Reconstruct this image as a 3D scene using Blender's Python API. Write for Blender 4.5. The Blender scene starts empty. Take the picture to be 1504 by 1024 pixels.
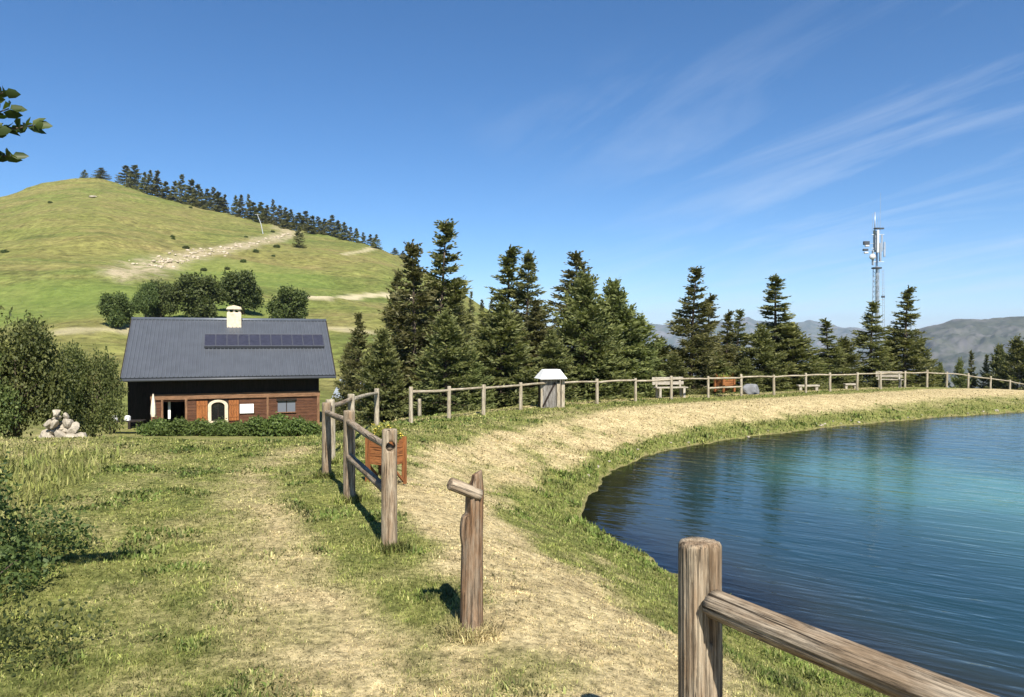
import bpy, bmesh, math, random
import numpy as np
from mathutils import Vector, Matrix, Quaternion
R = math.radians
rng = np.random.default_rng(7)
random.seed(7)
scn = bpy.context.scene
COL = scn.collection

# ------------------------------------------------------------------ camera
CAMZ = 1.7
cam = bpy.data.cameras.new('camera'); cam_o = bpy.data.objects.new('camera', cam); COL.objects.link(cam_o)
cam.sensor_width = 36; cam.lens = 26.09; cam.clip_start = 0.05; cam.clip_end = 40000
cam_o.location = (0, 0, CAMZ); cam_o.rotation_euler = (R(90 - 0.63), 0, 0)
scn.camera = cam_o

# ------------------------------------------------------------------ sky, sun, exposure
SUN_AZ = 17.5      # degrees to the right of straight behind the camera
SUN_EL = 47.0
sv = Vector((math.sin(R(SUN_AZ)) * math.cos(R(SUN_EL)), -math.cos(R(SUN_AZ)) * math.cos(R(SUN_EL)), math.sin(R(SUN_EL))))
w = bpy.data.worlds.new('World'); scn.world = w; w.use_nodes = True
nt = w.node_tree; nt.nodes.clear()
def N(t, kind, **kw):
    n = t.nodes.new(kind)
    for k, v in kw.items(): setattr(n, k, v)
    return n
def L(t, a, b): t.links.new(a, b)
def math_node(t, op, a, b=None, c=None, clamp=False):
    n = N(t, 'ShaderNodeMath', operation=op, use_clamp=clamp)
    for i, v in enumerate((a, b, c)):
        if v is None: continue
        if isinstance(v, (int, float)): n.inputs[i].default_value = v
        else: L(t, v, n.inputs[i])
    return n.outputs[0]
def ramp(t, fac, stops):
    n = N(t, 'ShaderNodeValToRGB'); L(t, fac, n.inputs[0])
    el = n.color_ramp.elements
    while len(el) < len(stops): el.new(0.5)
    for e, (p, c) in zip(el, stops):
        e.position = p; e.color = (c, c, c, 1) if isinstance(c, (int, float)) else (*c, 1)
    return n.outputs[0]
def mixc(t, fac, a, b, blend='MIX'):
    n = N(t, 'ShaderNodeMix', data_type='RGBA', blend_type=blend)
    for s, v in ((n.inputs[0], fac), (n.inputs[6], a), (n.inputs[7], b)):
        if isinstance(v, (int, float)): s.default_value = v
        elif isinstance(v, tuple): s.default_value = (*v, 1)
        else: L(t, v, s)
    return n.outputs[2]
sky = N(nt, 'ShaderNodeTexSky', sky_type='NISHITA'); sky.sun_disc = False
sky.sun_elevation = R(SUN_EL); sky.sun_rotation = math.atan2(sv.x, sv.y)
sky.altitude = 2400; sky.air_density = 1.0; sky.dust_density = 0.0; sky.ozone_density = 4.0
# thin cirrus, on a flat layer high above the place
tc = N(nt, 'ShaderNodeTexCoord'); sp = N(nt, 'ShaderNodeSeparateXYZ'); L(nt, tc.outputs['Generated'], sp.inputs[0])
zz = math_node(nt, 'ADD', math_node(nt, 'MAXIMUM', sp.outputs[2], 0.0), 0.16)
uu = math_node(nt, 'DIVIDE', sp.outputs[0], zz); vv = math_node(nt, 'DIVIDE', sp.outputs[1], zz)
cb = N(nt, 'ShaderNodeCombineXYZ'); L(nt, uu, cb.inputs[0]); L(nt, vv, cb.inputs[1])
mp = N(nt, 'ShaderNodeMapping', vector_type='TEXTURE'); mp.inputs['Rotation'].default_value = (0, 0, R(-62)); mp.inputs['Scale'].default_value = (2.2, .55, 1); mp.inputs['Location'].default_value = (0.9, 3.1, 0)
L(nt, cb.outputs[0], mp.inputs[0])
n1 = N(nt, 'ShaderNodeTexNoise'); n1.inputs['Scale'].default_value = 1.5; n1.inputs['Detail'].default_value = 9; n1.inputs['Roughness'].default_value = 0.62; n1.inputs['Distortion'].default_value = 0.5
L(nt, mp.outputs[0], n1.inputs[0])
n2 = N(nt, 'ShaderNodeTexNoise'); n2.inputs['Scale'].default_value = 0.42; n2.inputs['Detail'].default_value = 2
mp2 = N(nt, 'ShaderNodeMapping'); mp2.inputs['Location'].default_value = (4.3, 1.7, 0); L(nt, cb.outputs[0], mp2.inputs[0]); L(nt, mp2.outputs[0], n2.inputs[0])
cl = math_node(nt, 'MULTIPLY', ramp(nt, n1.outputs[0], [(0.46, 0.0), (0.78, 1.0)]), ramp(nt, math_node(nt, 'ADD', math_node(nt, 'ADD', math_node(nt, 'MULTIPLY', uu, .14), math_node(nt, 'MULTIPLY', vv, .10)), math_node(nt, 'MULTIPLY', n2.outputs[0], .9)), [(0.74, 0.0), (1.2, 1.0)]))
cl = math_node(nt, 'MULTIPLY', cl, 0.55)
hsv = N(nt, 'ShaderNodeHueSaturation'); hsv.inputs['Saturation'].default_value = 1.2; L(nt, sky.outputs[0], hsv.inputs['Color'])
skyc = mixc(nt, cl, hsv.outputs[0], (5.6, 6.2, 7.0))
bg = N(nt, 'ShaderNodeBackground'); L(nt, skyc, bg.inputs[0]); bg.inputs[1].default_value = 0.076
wo = N(nt, 'ShaderNodeOutputWorld'); L(nt, bg.outputs[0], wo.inputs[0])
sl = bpy.data.lights.new('sun', 'SUN'); sl.energy = 5.0; sl.angle = R(0.53); sl.color = (1.0, 0.94, 0.84)
so = bpy.data.objects.new('sun', sl); COL.objects.link(so); so.rotation_euler = (-sv).to_track_quat('-Z', 'Y').to_euler(); so.location = (20, -30, 40)
scn.view_settings.view_transform = 'Standard'; scn.view_settings.look = 'None'
scn.view_settings.exposure = 1.0; scn.view_settings.gamma = 1

# ------------------------------------------------------------------ helpers
def new_obj(name, me, mat=None, parent=None):
    o = bpy.data.objects.new(name, me); COL.objects.link(o)
    if mat and me is not None and not me.materials: me.materials.append(mat)
    if parent: o.parent = parent
    return o
def np_mesh(name, V, F, smooth=False, attrs=None):
    """V (n,3), F (m,k) all with k corners"""
    me = bpy.data.meshes.new(name); V = np.asarray(V, np.float32); F = np.asarray(F, np.int32)
    k = F.shape[1]
    me.vertices.add(len(V)); me.vertices.foreach_set('co', V.ravel())
    me.loops.add(F.size); me.loops.foreach_set('vertex_index', F.ravel())
    me.polygons.add(len(F)); me.polygons.foreach_set('loop_start', np.arange(0, F.size, k, dtype=np.int32))
    me.polygons.foreach_set('loop_total', np.full(len(F), k, np.int32))
    if smooth: me.polygons.foreach_set('use_smooth', np.ones(len(F), bool))
    for an, av in (attrs or {}).items():
        if av.ndim == 1:
            a = me.attributes.new(an, 'FLOAT', 'POINT'); a.data.foreach_set('value', av.astype(np.float32))
        else:
            a = me.attributes.new(an, 'FLOAT_COLOR', 'POINT'); a.data.foreach_set('color', np.concatenate([av, np.ones((len(av), 1))], 1).astype(np.float32).ravel())
    me.update(calc_edges=True); return me
def py_mesh(name, V, F, smooth=False):
    me = bpy.data.meshes.new(name); me.from_pydata([tuple(v) for v in V], [], F); me.update()
    if smooth:
        for p in me.polygons: p.use_smooth = True
    return me
class MB:
    def __init__(s): s.v = []; s.f = []
    def add(s, V, F):
        b = len(s.v); s.v += [tuple(v) for v in V]; s.f += [tuple(b + i for i in f) for f in F]; return s
    def box(s, c, size, rot=None, taper=1.0):
        x, y, z = (d / 2 for d in size); P = []
        for k in (-1, 1):
            t = taper if k > 0 else 1
            for (a, b) in ((-1, -1), (1, -1), (1, 1), (-1, 1)): P.append(Vector((a * x * t, b * y * t, k * z)))
        if rot is not None: P = [rot @ p for p in P]
        return s.add([p + Vector(c) for p in P], [(0, 3, 2, 1), (4, 5, 6, 7), (0, 1, 5, 4), (1, 2, 6, 5), (2, 3, 7, 6), (3, 0, 4, 7)])
    def tube(s, pts, radii, seg=8, cap=True):
        pts = [Vector(p) for p in pts]; b = len(s.v); up = Vector((0, 0, 1))
        for i, p in enumerate(pts):
            d = (pts[min(i + 1, len(pts) - 1)] - pts[max(i - 1, 0)]).normalized()
            a = d.orthogonal().normalized() if abs(d.dot(up)) > 0.95 else d.cross(up).normalized()
            c = d.cross(a)
            for j in range(seg):
                t = 2 * math.pi * j / seg; s.v.append(tuple(p + (a * math.cos(t) + c * math.sin(t)) * radii[i]))
        for i in range(len(pts) - 1):
            for j in range(seg):
                j2 = (j + 1) % seg; s.f.append((b + i * seg + j, b + i * seg + j2, b + (i + 1) * seg + j2, b + (i + 1) * seg + j))
        if cap:
            s.f.append(tuple(b + j for j in range(seg))[::-1]); s.f.append(tuple(b + (len(pts) - 1) * seg + j for j in range(seg)))
        return s
    def poly_prism(s, outline, axis_vec):
        n = len(outline); a = Vector(axis_vec); P = [Vector(p) for p in outline] + [Vector(p) + a for p in outline]
        return s.add(P, [tuple(range(n))[::-1], tuple(range(n, 2 * n))] + [(i, (i + 1) % n, n + (i + 1) % n, n + i) for i in range(n)])
    def mesh(s, name, smooth=False, bevel=0):
        me = py_mesh(name, s.v, s.f, smooth)
        bm = bmesh.new(); bm.from_mesh(me)
        bmesh.ops.recalc_face_normals(bm, faces=bm.faces)
        if bevel: bmesh.ops.bevel(bm, geom=bm.edges[:], offset=bevel, segments=1, affect='EDGES')
        bm.to_mesh(me); bm.free(); return me
    def obj(s, name, mat, parent=None, smooth=False, bevel=0):
        return new_obj(name, s.mesh(name, smooth, bevel), mat, parent)
def tag(o, label=None, cat=None, group=None, kind=None):
    for k, v in (('label', label), ('category', cat), ('group', group), ('kind', kind)):
        if v: o[k] = v
    return o
def empty(name, loc, rz=0, label=None, cat=None, group=None, scale=None):
    o = bpy.data.objects.new(name, None); COL.objects.link(o); o.location = loc; o.rotation_euler = (0, 0, rz); o.empty_display_size = 0.2
    if scale: o.scale = scale
    return tag(o, label, cat, group)
def copy_tree(src, parent=None):
    c = src.copy(); COL.objects.link(c); c.parent = parent
    for ch in list(src.children): copy_tree(ch, c)
    return c
def noise2(x, y, seed=0):
    x = np.asarray(x, float); y = np.asarray(y, float)
    xi = np.floor(x).astype(np.int64); yi = np.floor(y).astype(np.int64); fx = x - xi; fy = y - yi
    fx = fx * fx * (3 - 2 * fx); fy = fy * fy * (3 - 2 * fy)
    def h(a, b):
        n = (a * 374761393 + b * 668265263 + seed * 974711) & 0xffffffff
        n = ((n ^ (n >> 13)) * 1274126177) & 0xffffffff
        return ((n ^ (n >> 16)) & 0xffff) / 65535.0
    return (h(xi, yi) * (1 - fx) + h(xi + 1, yi) * fx) * (1 - fy) + (h(xi, yi + 1) * (1 - fx) + h(xi + 1, yi + 1) * fx) * fy
def fbm(x, y, seed=0, oct=4):
    s = 0; a = 0.5; t = 0
    for i in range(oct):
        s = s + a * noise2(x * 2 ** i, y * 2 ** i, seed + i * 17); t += a; a *= 0.5
    return s / t
def sstep(a, b, x):
    t = np.clip((x - a) / (b - a), 0, 1); return t * t * (3 - 2 * t)
def seg_dist(x, y, pts):
    d = np.full(np.shape(x), 1e9)
    for (ax, ay), (bx, by) in zip(pts[:-1], pts[1:]):
        ux, uy = bx - ax, by - ay; t = np.clip(((x - ax) * ux + (y - ay) * uy) / (ux * ux + uy * uy), 0, 1)
        d = np.minimum(d, np.hypot(x - ax - t * ux, y - ay - t * uy))
    return d

# ------------------------------------------------------------------ the terrain
F_PX = 1090.0
WATER = -1.35
POND = [(1.41, 13.57), (1.33, 12.3), (1.58, 11.27), (1.84, 10.65), (2.09, 10.0), (2.5, 8.87), (3.0, 7.3), (3.3, 6.5), (3.9, 5.4), (6, 3.6), (10, 2.2), (18, 2), (28, 5),
        (38, 14), (42, 26), (40, 35), (33, 37.2), (27, 34.6), (21.9, 31.7), (17.6, 29.7), (13.9, 27.7), (10.5, 25.6), (7.4, 23.2), (4.8, 21.0), (3.5, 19.3), (2.3, 17.0), (1.75, 15.5)]
def pond_sd(x, y):
    """distance to the shore, positive on land"""
    x = np.asarray(x, float); y = np.asarray(y, float)
    P = POND + [POND[0]]
    d = seg_dist(x, y, P); ins = np.zeros(np.shape(x), bool)
    for (ax, ay), (bx, by) in zip(P[:-1], P[1:]):
        c = (ay > y) != (by > y)
        with np.errstate(divide='ignore', invalid='ignore'):
            ins ^= c & (x < (bx - ax) * (y - ay) / (by - ay + 1e-12) + ax)
    s = np.where(ins, -d, d)
    return s + (fbm(x * 1.1, y * 1.1, 5, 3) - 0.5) * 0.55
FENCE = [(-2.77, 20.3), (-1.84, 21.6), (-0.89, 23.0), (0.29, 25.0), (1.73, 27.0), (3.3, 28.7), (5.0, 30.0), (6.7, 31.2), (8.6, 32.5), (10.4, 33.6), (12.3, 34.8), (14.3, 36.1),
         (16.0, 37.3), (17.9, 38.5), (19.7, 39.6), (21.6, 40.8), (23.5, 42.0), (25.3, 43.2), (27.3, 44.4), (29.4, 45.6), (31.4, 46.8), (33.4, 47.9), (35.4, 49.0), (37.4, 50.0)]
fx_, fy_ = zip(*FENCE)
def fence_y(x): return np.interp(x, (-40,) + fx_ + (90,), (18,) + fy_ + (66,))
RIDGE = [(-1400, 470, 380), (-900, 420, 420), (-400, 345, 450), (-200, 318, 460), (0, 290, 470), (60, 270, 476), (110, 262, 480), (150, 262, 480), (190, 275, 470), (240, 290, 455), (300, 306, 435), (350, 318, 415),
         (420, 337, 390), (480, 346, 370), (530, 357, 345), (560, 367, 330), (590, 382, 320), (620, 402, 310), (700, 450, 300), (760, 480, 300), (850, 515, 330), (1000, 545, 800), (1100, 760, 1800), (3000, 760, 1800)]
r_az = np.array([math.atan((p - 752) / F_PX) for p, _, _ in RIDGE]); r_R = np.array([r for _, _, r in RIDGE], float)
r_z = np.array([CAMZ + (500 - py) * r * math.cos(a) / F_PX for (_, py, r), a in zip(RIDGE, r_az)])
def H(x, y):
    x = np.asarray(x, float); y = np.asarray(y, float)
    d = np.hypot(x, y); az = np.arctan2(x, y)
    zr = np.interp(y, [-50, 9, 20.3, 25, 30, 36, 47, 60, 100], [0, 0, -.57, -.66, -.76, -.88, -1.0, -1.1, -1.1])
    zl = np.interp(y, [-50, 9, 13.5, 20, 30, 42, 60, 100], [0, 0, -.1, -1.2, -2.6, -3.7, -4.0, -4.0])
    wl = sstep(-3.7, -6.2, x - 0.10 * (y - 15))
    z = zr * (1 - wl) + zl * wl
    fo = y - fence_y(x)
    z = z - np.clip(fo - 2.0, 0, 26) * 0.11 * (1 - wl) - 0.0
    # undulation
    z = z + (fbm(x * .5, y * .5, 3, 3) - .5) * .10 * sstep(2, 6, d) + (fbm(x * 3, y * 3, 9, 2) - .5) * .03
    # pond
    m = (d < 70)
    if np.any(m):
        s = pond_sd(np.where(m, x, 999), np.where(m, y, 999))
        bank = sstep(0, 1, np.clip(s / 4.2, 0, 1)) ** 0.85
        zb = WATER + 0.10 * np.clip(s / .35, 0, 1) + (z - WATER - 0.10) * bank
        zin = WATER + s * 0.6
        z = np.where(m & (s < 4.2), np.where(s > 0, zb, np.maximum(zin, -3.4)), z)
    # far country
    Rr = np.interp(az, r_az, r_R); zR = np.interp(az, r_az, r_z)
    back = np.abs(az) > R(75)
    t = (d - 62) / (Rr - 62)
    zf = np.where(t < 1, -4 + (zR + 4) * np.clip(t, 0, 1) ** 1.22, zR - (d - Rr) * .45 * sstep(0, 60, d - Rr))
    zf = np.maximum(zf, -460)
    zf = zf + (fbm(x / 38, y / 38, 21, 4) - .5) * 9 * sstep(70, 170, d) * np.where(t < 1, np.clip(1.25 - t, .12, 1), 1) + (fbm(x / 6, y / 6, 31, 3) - .5) * .9 * sstep(70, 120, d)
    zf = np.where(back, -2.0 + (fbm(x / 60, y / 60, 4, 3) - .5) * 6 * sstep(60, 200, d), zf)
    b = sstep(46, 78, d)
    return z * (1 - b) + zf * b
def h1(x, y): return float(H(np.array([x]), np.array([y]))[0])
def hit(px, py, d0=3.0, d1=900.0):
    """where the line of sight through a spot of the photograph meets the ground"""
    ys = np.exp(np.linspace(math.log(d0), math.log(d1), 3000)); xs = (px - 752) / F_PX * ys; zs = CAMZ + (500 - py) / F_PX * ys
    hh = H(xs, ys); i = np.argmax(hh >= zs)
    return float(xs[i]), float(ys[i]), float(hh[i])
PATH_A = [(-.45, 2.6), (-.62, 3.5), (-1.0, 4.1), (-1.57, 5.1), (-2.1, 6.6), (-2.85, 8.8), (-3.3, 10.9), (-3.6, 13)]
PATH_B = [(.5, 1.5), (.42, 3.5), (.42, 4.6), (.2, 5.6), (-.25, 6.9), (-.75, 8.4), (-1.0, 10.6), (-.7, 13.8), (.7, 17.8), (2.6, 21.3), (5.2, 25.2), (8.6, 28.0), (14.6, 32.4), (20, 36), (27, 39.6), (34, 43)]
TALL = lambda x, y: sstep(0.0, 0.8, (-1.05 - .43 * y) - x + (fbm(x * .9, y * .9, 77, 2) - .5) * 1.3) * sstep(2.5, 3.5, y)
def dryness(x, y):
    da = seg_dist(x, y, PATH_A); db = seg_dist(x, y, PATH_B)
    n = fbm(x * .9, y * .9, 41, 4) - .5; n2 = fbm(x * 3.3, y * 3.3, 43, 3) - .5
    wid = np.interp(y, [0, 4, 7, 10, 14, 25, 40], [1.0, .95, .75, .70, 1.15, 1.7, 2.2])
    b = 1 - sstep(wid * .55, wid * 1.25, db + n * 1.3)
    a = (1 - sstep(.05, .75, da + n * 1.1)) * .62
    s = pond_sd(x, y)
    v = np.maximum(a, b) + n * .75 + n2 * .65 + .22 - .16 * sstep(-.8, -2.2, x)
    v = v - .55 * sstep(3.8, 1.0, s + n * 2.2 + n2 * 1.2) * sstep(40, 12, y) - .2 * sstep(1.2, .4, s) - .35 * sstep(1.6, .5, s) * sstep(10, 40, y)
    # green strips: along the near fence, at the broken post, behind the far fence line
    v = v - .55 * (1 - sstep(.2, .8, seg_dist(x, y, [(-.99, 5.99), (-1.85, 7.84), (-2.5, 9.6), (-3, 12)]) + n * .8))
    v = v - .5 * (1 - sstep(.15, .7, np.hypot(x + .45, y - 4.9) + n * .8)) - .35 * (1 - sstep(.2, .7, np.hypot(x + .1, y - 3.9) + n))
    v = v - .35 * sstep(-2.2, -.6, y - fence_y(x)) * (x > -3)
    v = v + .05 * TALL(x, y)
    v = v + 1.5 * (fbm(x * 1.6, y * 1.6, 55, 3) - .5) * sstep(5.5, 3.0, s) * sstep(.3, 1.0, s) * sstep(38, 16, y)
    fo = y - fence_y(x); v = v + .7 * sstep(.3, .7, fo) * sstep(2.2, 1.5, fo) * (x > -4)
    return np.clip(v, 0, 1)
SCAR_PX = [(186, 400), (215, 392), (240, 387), (268, 380), (300, 372), (350, 362), (395, 352), (428, 342), (412, 334)]
SCAR = [hit(px, py, 80)[:2] for px, py in SCAR_PX]
TRACK = [hit(px, py, 80)[:2] for px, py in [(430, 436), (470, 436), (520, 436), (575, 435), (640, 437)]]
TRACK2 = [hit(px, py, 80)[:2] for px, py in [(505, 374), (530, 370), (552, 362)]]
TRACK3 = [hit(px, py, 60)[:2] for px, py in [(90, 488), (185, 485), (240, 478), (330, 479), (480, 482), (545, 490)]]

# ------------------------------------------------------------------ materials
def mat(name):
    m = bpy.data.materials.new(name); m.use_nodes = True; t = m.node_tree; b = t.nodes['Principled BSDF']; return m, t, b
def simple(name, col, rough=.7, var=.25, scale=6, metal=0, bump=.0, obj_var=0):
    m, t, b = mat(name)
    c = N(t, 'ShaderNodeTexCoord'); n = N(t, 'ShaderNodeTexNoise'); n.inputs['Scale'].default_value = scale; n.inputs['Detail'].default_value = 6; L(t, c.outputs['Object'], n.inputs[0])
    f = ramp(t, n.outputs[0], [(.3, 1 - var), (.7, 1 + var)])
    cc = mixc(t, 1.0, tuple(col), f, 'MULTIPLY')
    L(t, cc, b.inputs['Base Color']); b.inputs['Roughness'].default_value = rough; b.inputs['Metallic'].default_value = metal
    if bump:
        bp = N(t, 'ShaderNodeBump'); bp.inputs['Strength'].default_value = bump; bp.inputs['Distance'].default_value = .02; L(t, n.outputs[0], bp.inputs['Height']); L(t, bp.outputs[0], b.inputs['Normal'])
    return m
def wood(name, grey, brown, dark=.25, scale=1.0, bump=.5):
    """weathered timber, grain along local Z"""
    m, t, b = mat(name)
    c = N(t, 'ShaderNodeTexCoord'); oi = N(t, 'ShaderNodeObjectInfo')
    off = N(t, 'ShaderNodeVectorMath', operation='ADD'); L(t, c.outputs['Object'], off.inputs[0])
    sc = N(t, 'ShaderNodeVectorMath', operation='SCALE'); cx = N(t, 'ShaderNodeCombineXYZ')
    for i in range(3): L(t, oi.outputs['Random'], cx.inputs[i])
    L(t, cx.outputs[0], sc.inputs[0]); sc.inputs['Scale'].default_value = 37.0; L(t, sc.outputs[0], off.inputs[1])
    def nz(sx, sz, det=5, rough=.6, dist=.0):
        mp = N(t, 'ShaderNodeMapping'); mp.inputs['Scale'].default_value = (sx * scale, sx * scale, sz * scale); L(t, off.outputs[0], mp.inputs[0])
        n = N(t, 'ShaderNodeTexNoise'); n.inputs['Scale'].default_value = 1; n.inputs['Detail'].default_value = det; n.inputs['Roughness'].default_value = rough; n.inputs['Distortion'].default_value = dist
        L(t, mp.outputs[0], n.inputs[0]); return n.outputs[0]
    patch = nz(14, 3.0, 5, .65); grain = nz(85, 3.6, 8, .78, .6); crack = nz(34, 1.3, 4, .6, 1.2)
    base = mixc(t, ramp(t, patch, [(.40, 0.0), (.60, 1.0)]), grey, brown)
    base = mixc(t, 1.0, base, ramp(t, grain, [(.40, .34), (.47, .85), (.62, 1.2)]), 'MULTIPLY')
    base = mixc(t, 1.0, base, ramp(t, nz(260, 9, 4, .7), [(.38, .62), (.55, 1.12)]), 'MULTIPLY')
    ck = ramp(t, crack, [(.34, 0.0), (.41, 1.0)])
    base = mixc(t, 1.0, base, mixc(t, ck, (dark, dark * .9, dark * .8), (1, 1, 1)), 'MULTIPLY')
    L(t, base, b.inputs['Base Color']); b.inputs['Roughness'].default_value = .85; b.inputs['Specular IOR Level'].default_value = .25
    hgt = math_node(t, 'ADD', math_node(t, 'MULTIPLY', grain, .5), math_node(t, 'MULTIPLY', ck, .6))
    bp = N(t, 'ShaderNodeBump'); bp.inputs['Strength'].default_value = bump; bp.inputs['Distance'].default_value = .006; L(t, hgt, bp.inputs['Height']); L(t, bp.outputs[0], b.inputs['Normal'])
    return m
def foliage(name, dark, light, trans=.35, rough=.6):
    m, t, b = mat(name)
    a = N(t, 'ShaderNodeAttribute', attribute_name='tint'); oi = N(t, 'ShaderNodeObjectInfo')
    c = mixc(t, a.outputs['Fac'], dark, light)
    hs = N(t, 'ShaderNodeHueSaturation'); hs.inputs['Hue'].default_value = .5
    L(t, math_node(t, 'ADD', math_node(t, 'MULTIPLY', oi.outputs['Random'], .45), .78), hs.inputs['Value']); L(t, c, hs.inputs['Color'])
    L(t, math_node(t, 'ADD', math_node(t, 'MULTIPLY', oi.outputs['Random'], .03), .485), hs.inputs['Hue'])
    b.inputs['Roughness'].default_value = rough; b.inputs['Specular IOR Level'].default_value = .3
    L(t, hs.outputs[0], b.inputs['Base Color'])
    tr = N(t, 'ShaderNodeBsdfTranslucent'); L(t, mixc(t, 1.0, hs.outputs[0], (1.15, 1.25, .6), 'MULTIPLY'), tr.inputs[0])
    ms = N(t, 'ShaderNodeMixShader'); ms.inputs[0].default_value = trans; L(t, b.outputs[0], ms.inputs[1]); L(t, tr.outputs[0], ms.inputs[2])
    L(t, ms.outputs[0], t.nodes['Material Output'].inputs[0]); return m

# ground: colours follow what grows there (straw or green), never the light
GREEN_A, GREEN_B = (.125, .165, .034), (.275, .290, .074)
STRAW_A, STRAW_B = (.38, .295, .15), (.62, .51, .28)
def ground_material():
    m, t, b = mat('meadow')
    g = N(t, 'ShaderNodeNewGeometry'); pos = g.outputs['Position']
    def nz(scale, det=6, rough=.6, sx=1, sy=1, sz=1):
        mp = N(t, 'ShaderNodeMapping'); mp.inputs['Scale'].default_value = (scale * sx, scale * sy, scale * sz); L(t, pos, mp.inputs[0])
        n = N(t, 'ShaderNodeTexNoise'); n.inputs['Scale'].default_value = 1; n.inputs['Detail'].default_value = det; n.inputs['Roughness'].default_value = rough; L(t, mp.outputs[0], n.inputs[0]); return n.outputs[0]
    at = lambda k: N(t, 'ShaderNodeAttribute', attribute_name=k).outputs['Fac']
    fine = nz(14, 8, .75); mid = nz(2.2, 6, .65)
    green = mixc(t, ramp(t, mid, [(.35, 0.0), (.65, 1.0)]), (.115, .135, .035), (.22, .22, .062))
    straw = mixc(t, ramp(t, mid, [(.3, 0.0), (.7, 1.0)]), STRAW_A, STRAW_B)
    dd = math_node(t, 'ADD', at('dry'), math_node(t, 'MULTIPLY', math_node(t, 'SUBTRACT', fine, .5), 1.1), clamp=True)
    near = mixc(t, dd, green, straw)
    near = mixc(t, 1.0, near, ramp(t, fine, [(.34, .32), (.60, 1.15)]), 'MULTIPLY')
    # hill pasture
    big = nz(.012, 5, .6); med = nz(.05, 6, .65, 1, 1, 3); tuft = nz(.55, 5, .7); terr = nz(.03, 4, .6, .25, .25, 9)
    hill = mixc(t, ramp(t, big, [(.35, 0.0), (.62, 1.0)]), (.150, .180, .044), (.205, .195, .060))
    hill = mixc(t, ramp(t, med, [(.45, 0.0), (.72, .75)]), hill, (.25, .20, .085))
    hill = mixc(t, ramp(t, terr, [(.52, 0.0), (.66, .6)]), hill, (.10, .135, .032))
    hill = mixc(t, 1.0, hill, ramp(t, tuft, [(.30, .42), (.62, 1.18)]), 'MULTIPLY')
    hill = mixc(t, 1.0, hill, ramp(t, nz(.17, 4, .7), [(.30, .70), (.66, 1.15)]), 'MULTIPLY')
    hill = mixc(t, at('lush'), hill, (.125, .185, .040))
    scar = math_node(t, 'MULTIPLY', at('scar'), ramp(t, nz(.35, 6, .75), [(.36, 0.0), (.56, 1.0)]))
    hill = mixc(t, scar, hill, mixc(t, tuft, (.30, .25, .15), (.43, .36, .25)))
    hill = mixc(t, math_node(t, 'MULTIPLY', at('track'), .85), hill, (.50, .43, .28))
    far = at('far'); col = mixc(t, far, near, hill)
    # pond bed
    col = mixc(t, at('bed'), col, mixc(t, mid, (.15, .115, .06), (.24, .19, .11)))
    L(t, col, b.inputs['Base Color']); b.inputs['Roughness'].default_value = .95; b.inputs['Specular IOR Level'].default_value = .1
    bp = N(t, 'ShaderNodeBump'); bp.inputs['Strength'].default_value = .8; bp.inputs['Distance'].default_value = .04; L(t, fine, bp.inputs['Height'])
    bp2 = N(t, 'ShaderNodeBump'); bp2.inputs['Distance'].default_value = .9; L(t, math_node(t, 'MULTIPLY', far, .9), bp2.inputs['Strength']); L(t, tuft, bp2.inputs['Height']); L(t, bp.outputs[0], bp2.inputs['Normal'])
    L(t, bp2.outputs[0], b.inputs['Normal']); return m

# ------------------------------------------------------------------ ground sheet
azf = np.arange(-52, 52.01, .27); azc = np.arange(54.5, 306, 2.5)
AZ = np.radians(np.concatenate([azf, azc]))
RD = np.concatenate([np.linspace(.3, 2.4, 14, endpoint=False), np.exp(np.linspace(math.log(2.4), math.log(62), 200, endpoint=False)), np.exp(np.linspace(math.log(62), math.log(620), 120, endpoint=False)), np.exp(np.linspace(math.log(620), math.log(14000), 40))])
aa, rr = np.meshgrid(AZ, RD); gx = (rr * np.sin(aa)).ravel(); gy = (rr * np.cos(aa)).ravel(); gz = H(gx, gy)
na, nr = len(AZ), len(RD)
i, j = np.meshgrid(np.arange(nr - 1), np.arange(na), indexing='ij'); j2 = (j + 1) % na
Fq = np.stack([i * na + j, i * na + j2, (i + 1) * na + j2, (i + 1) * na + j], -1).reshape(-1, 4)[:, ::-1]
gd = np.hypot(gx, gy); psd = pond_sd(np.where(gd < 70, gx, 999), np.where(gd < 70, gy, 999))
sc_d = seg_dist(gx, gy, SCAR); lush_c = hit(60, 452, 80); lush_d = np.hypot((gx - lush_c[0]) / 42, (gy - lush_c[1]) / 20)
lush_c2 = hit(330, 405, 80); lush_d = np.minimum(lush_d, np.hypot((gx - lush_c2[0]) / 30, (gy - lush_c2[1]) / 26))
attrs = dict(dry=np.where(gd < 75, dryness(gx, gy), .4), far=sstep(48, 70, gd), scar=(1 - sstep(1.5, 7.5, sc_d + (fbm(gx / 5, gy / 5, 8, 3) - .5) * 7)), bed=sstep(.12, -.1, psd) * (gd < 70),
             track=np.maximum.reduce([1 - sstep(1.2, 3.4, seg_dist(gx, gy, TRACK)), .7 * (1 - sstep(.7, 2.2, seg_dist(gx, gy, TRACK2))), .6 * (1 - sstep(.8, 2.4, seg_dist(gx, gy, TRACK3)))]),
             lush=.45 * (1 - sstep(.6, 1.15, lush_d + (fbm(gx / 25, gy / 25, 6, 3) - .5) * .5)))
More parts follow.
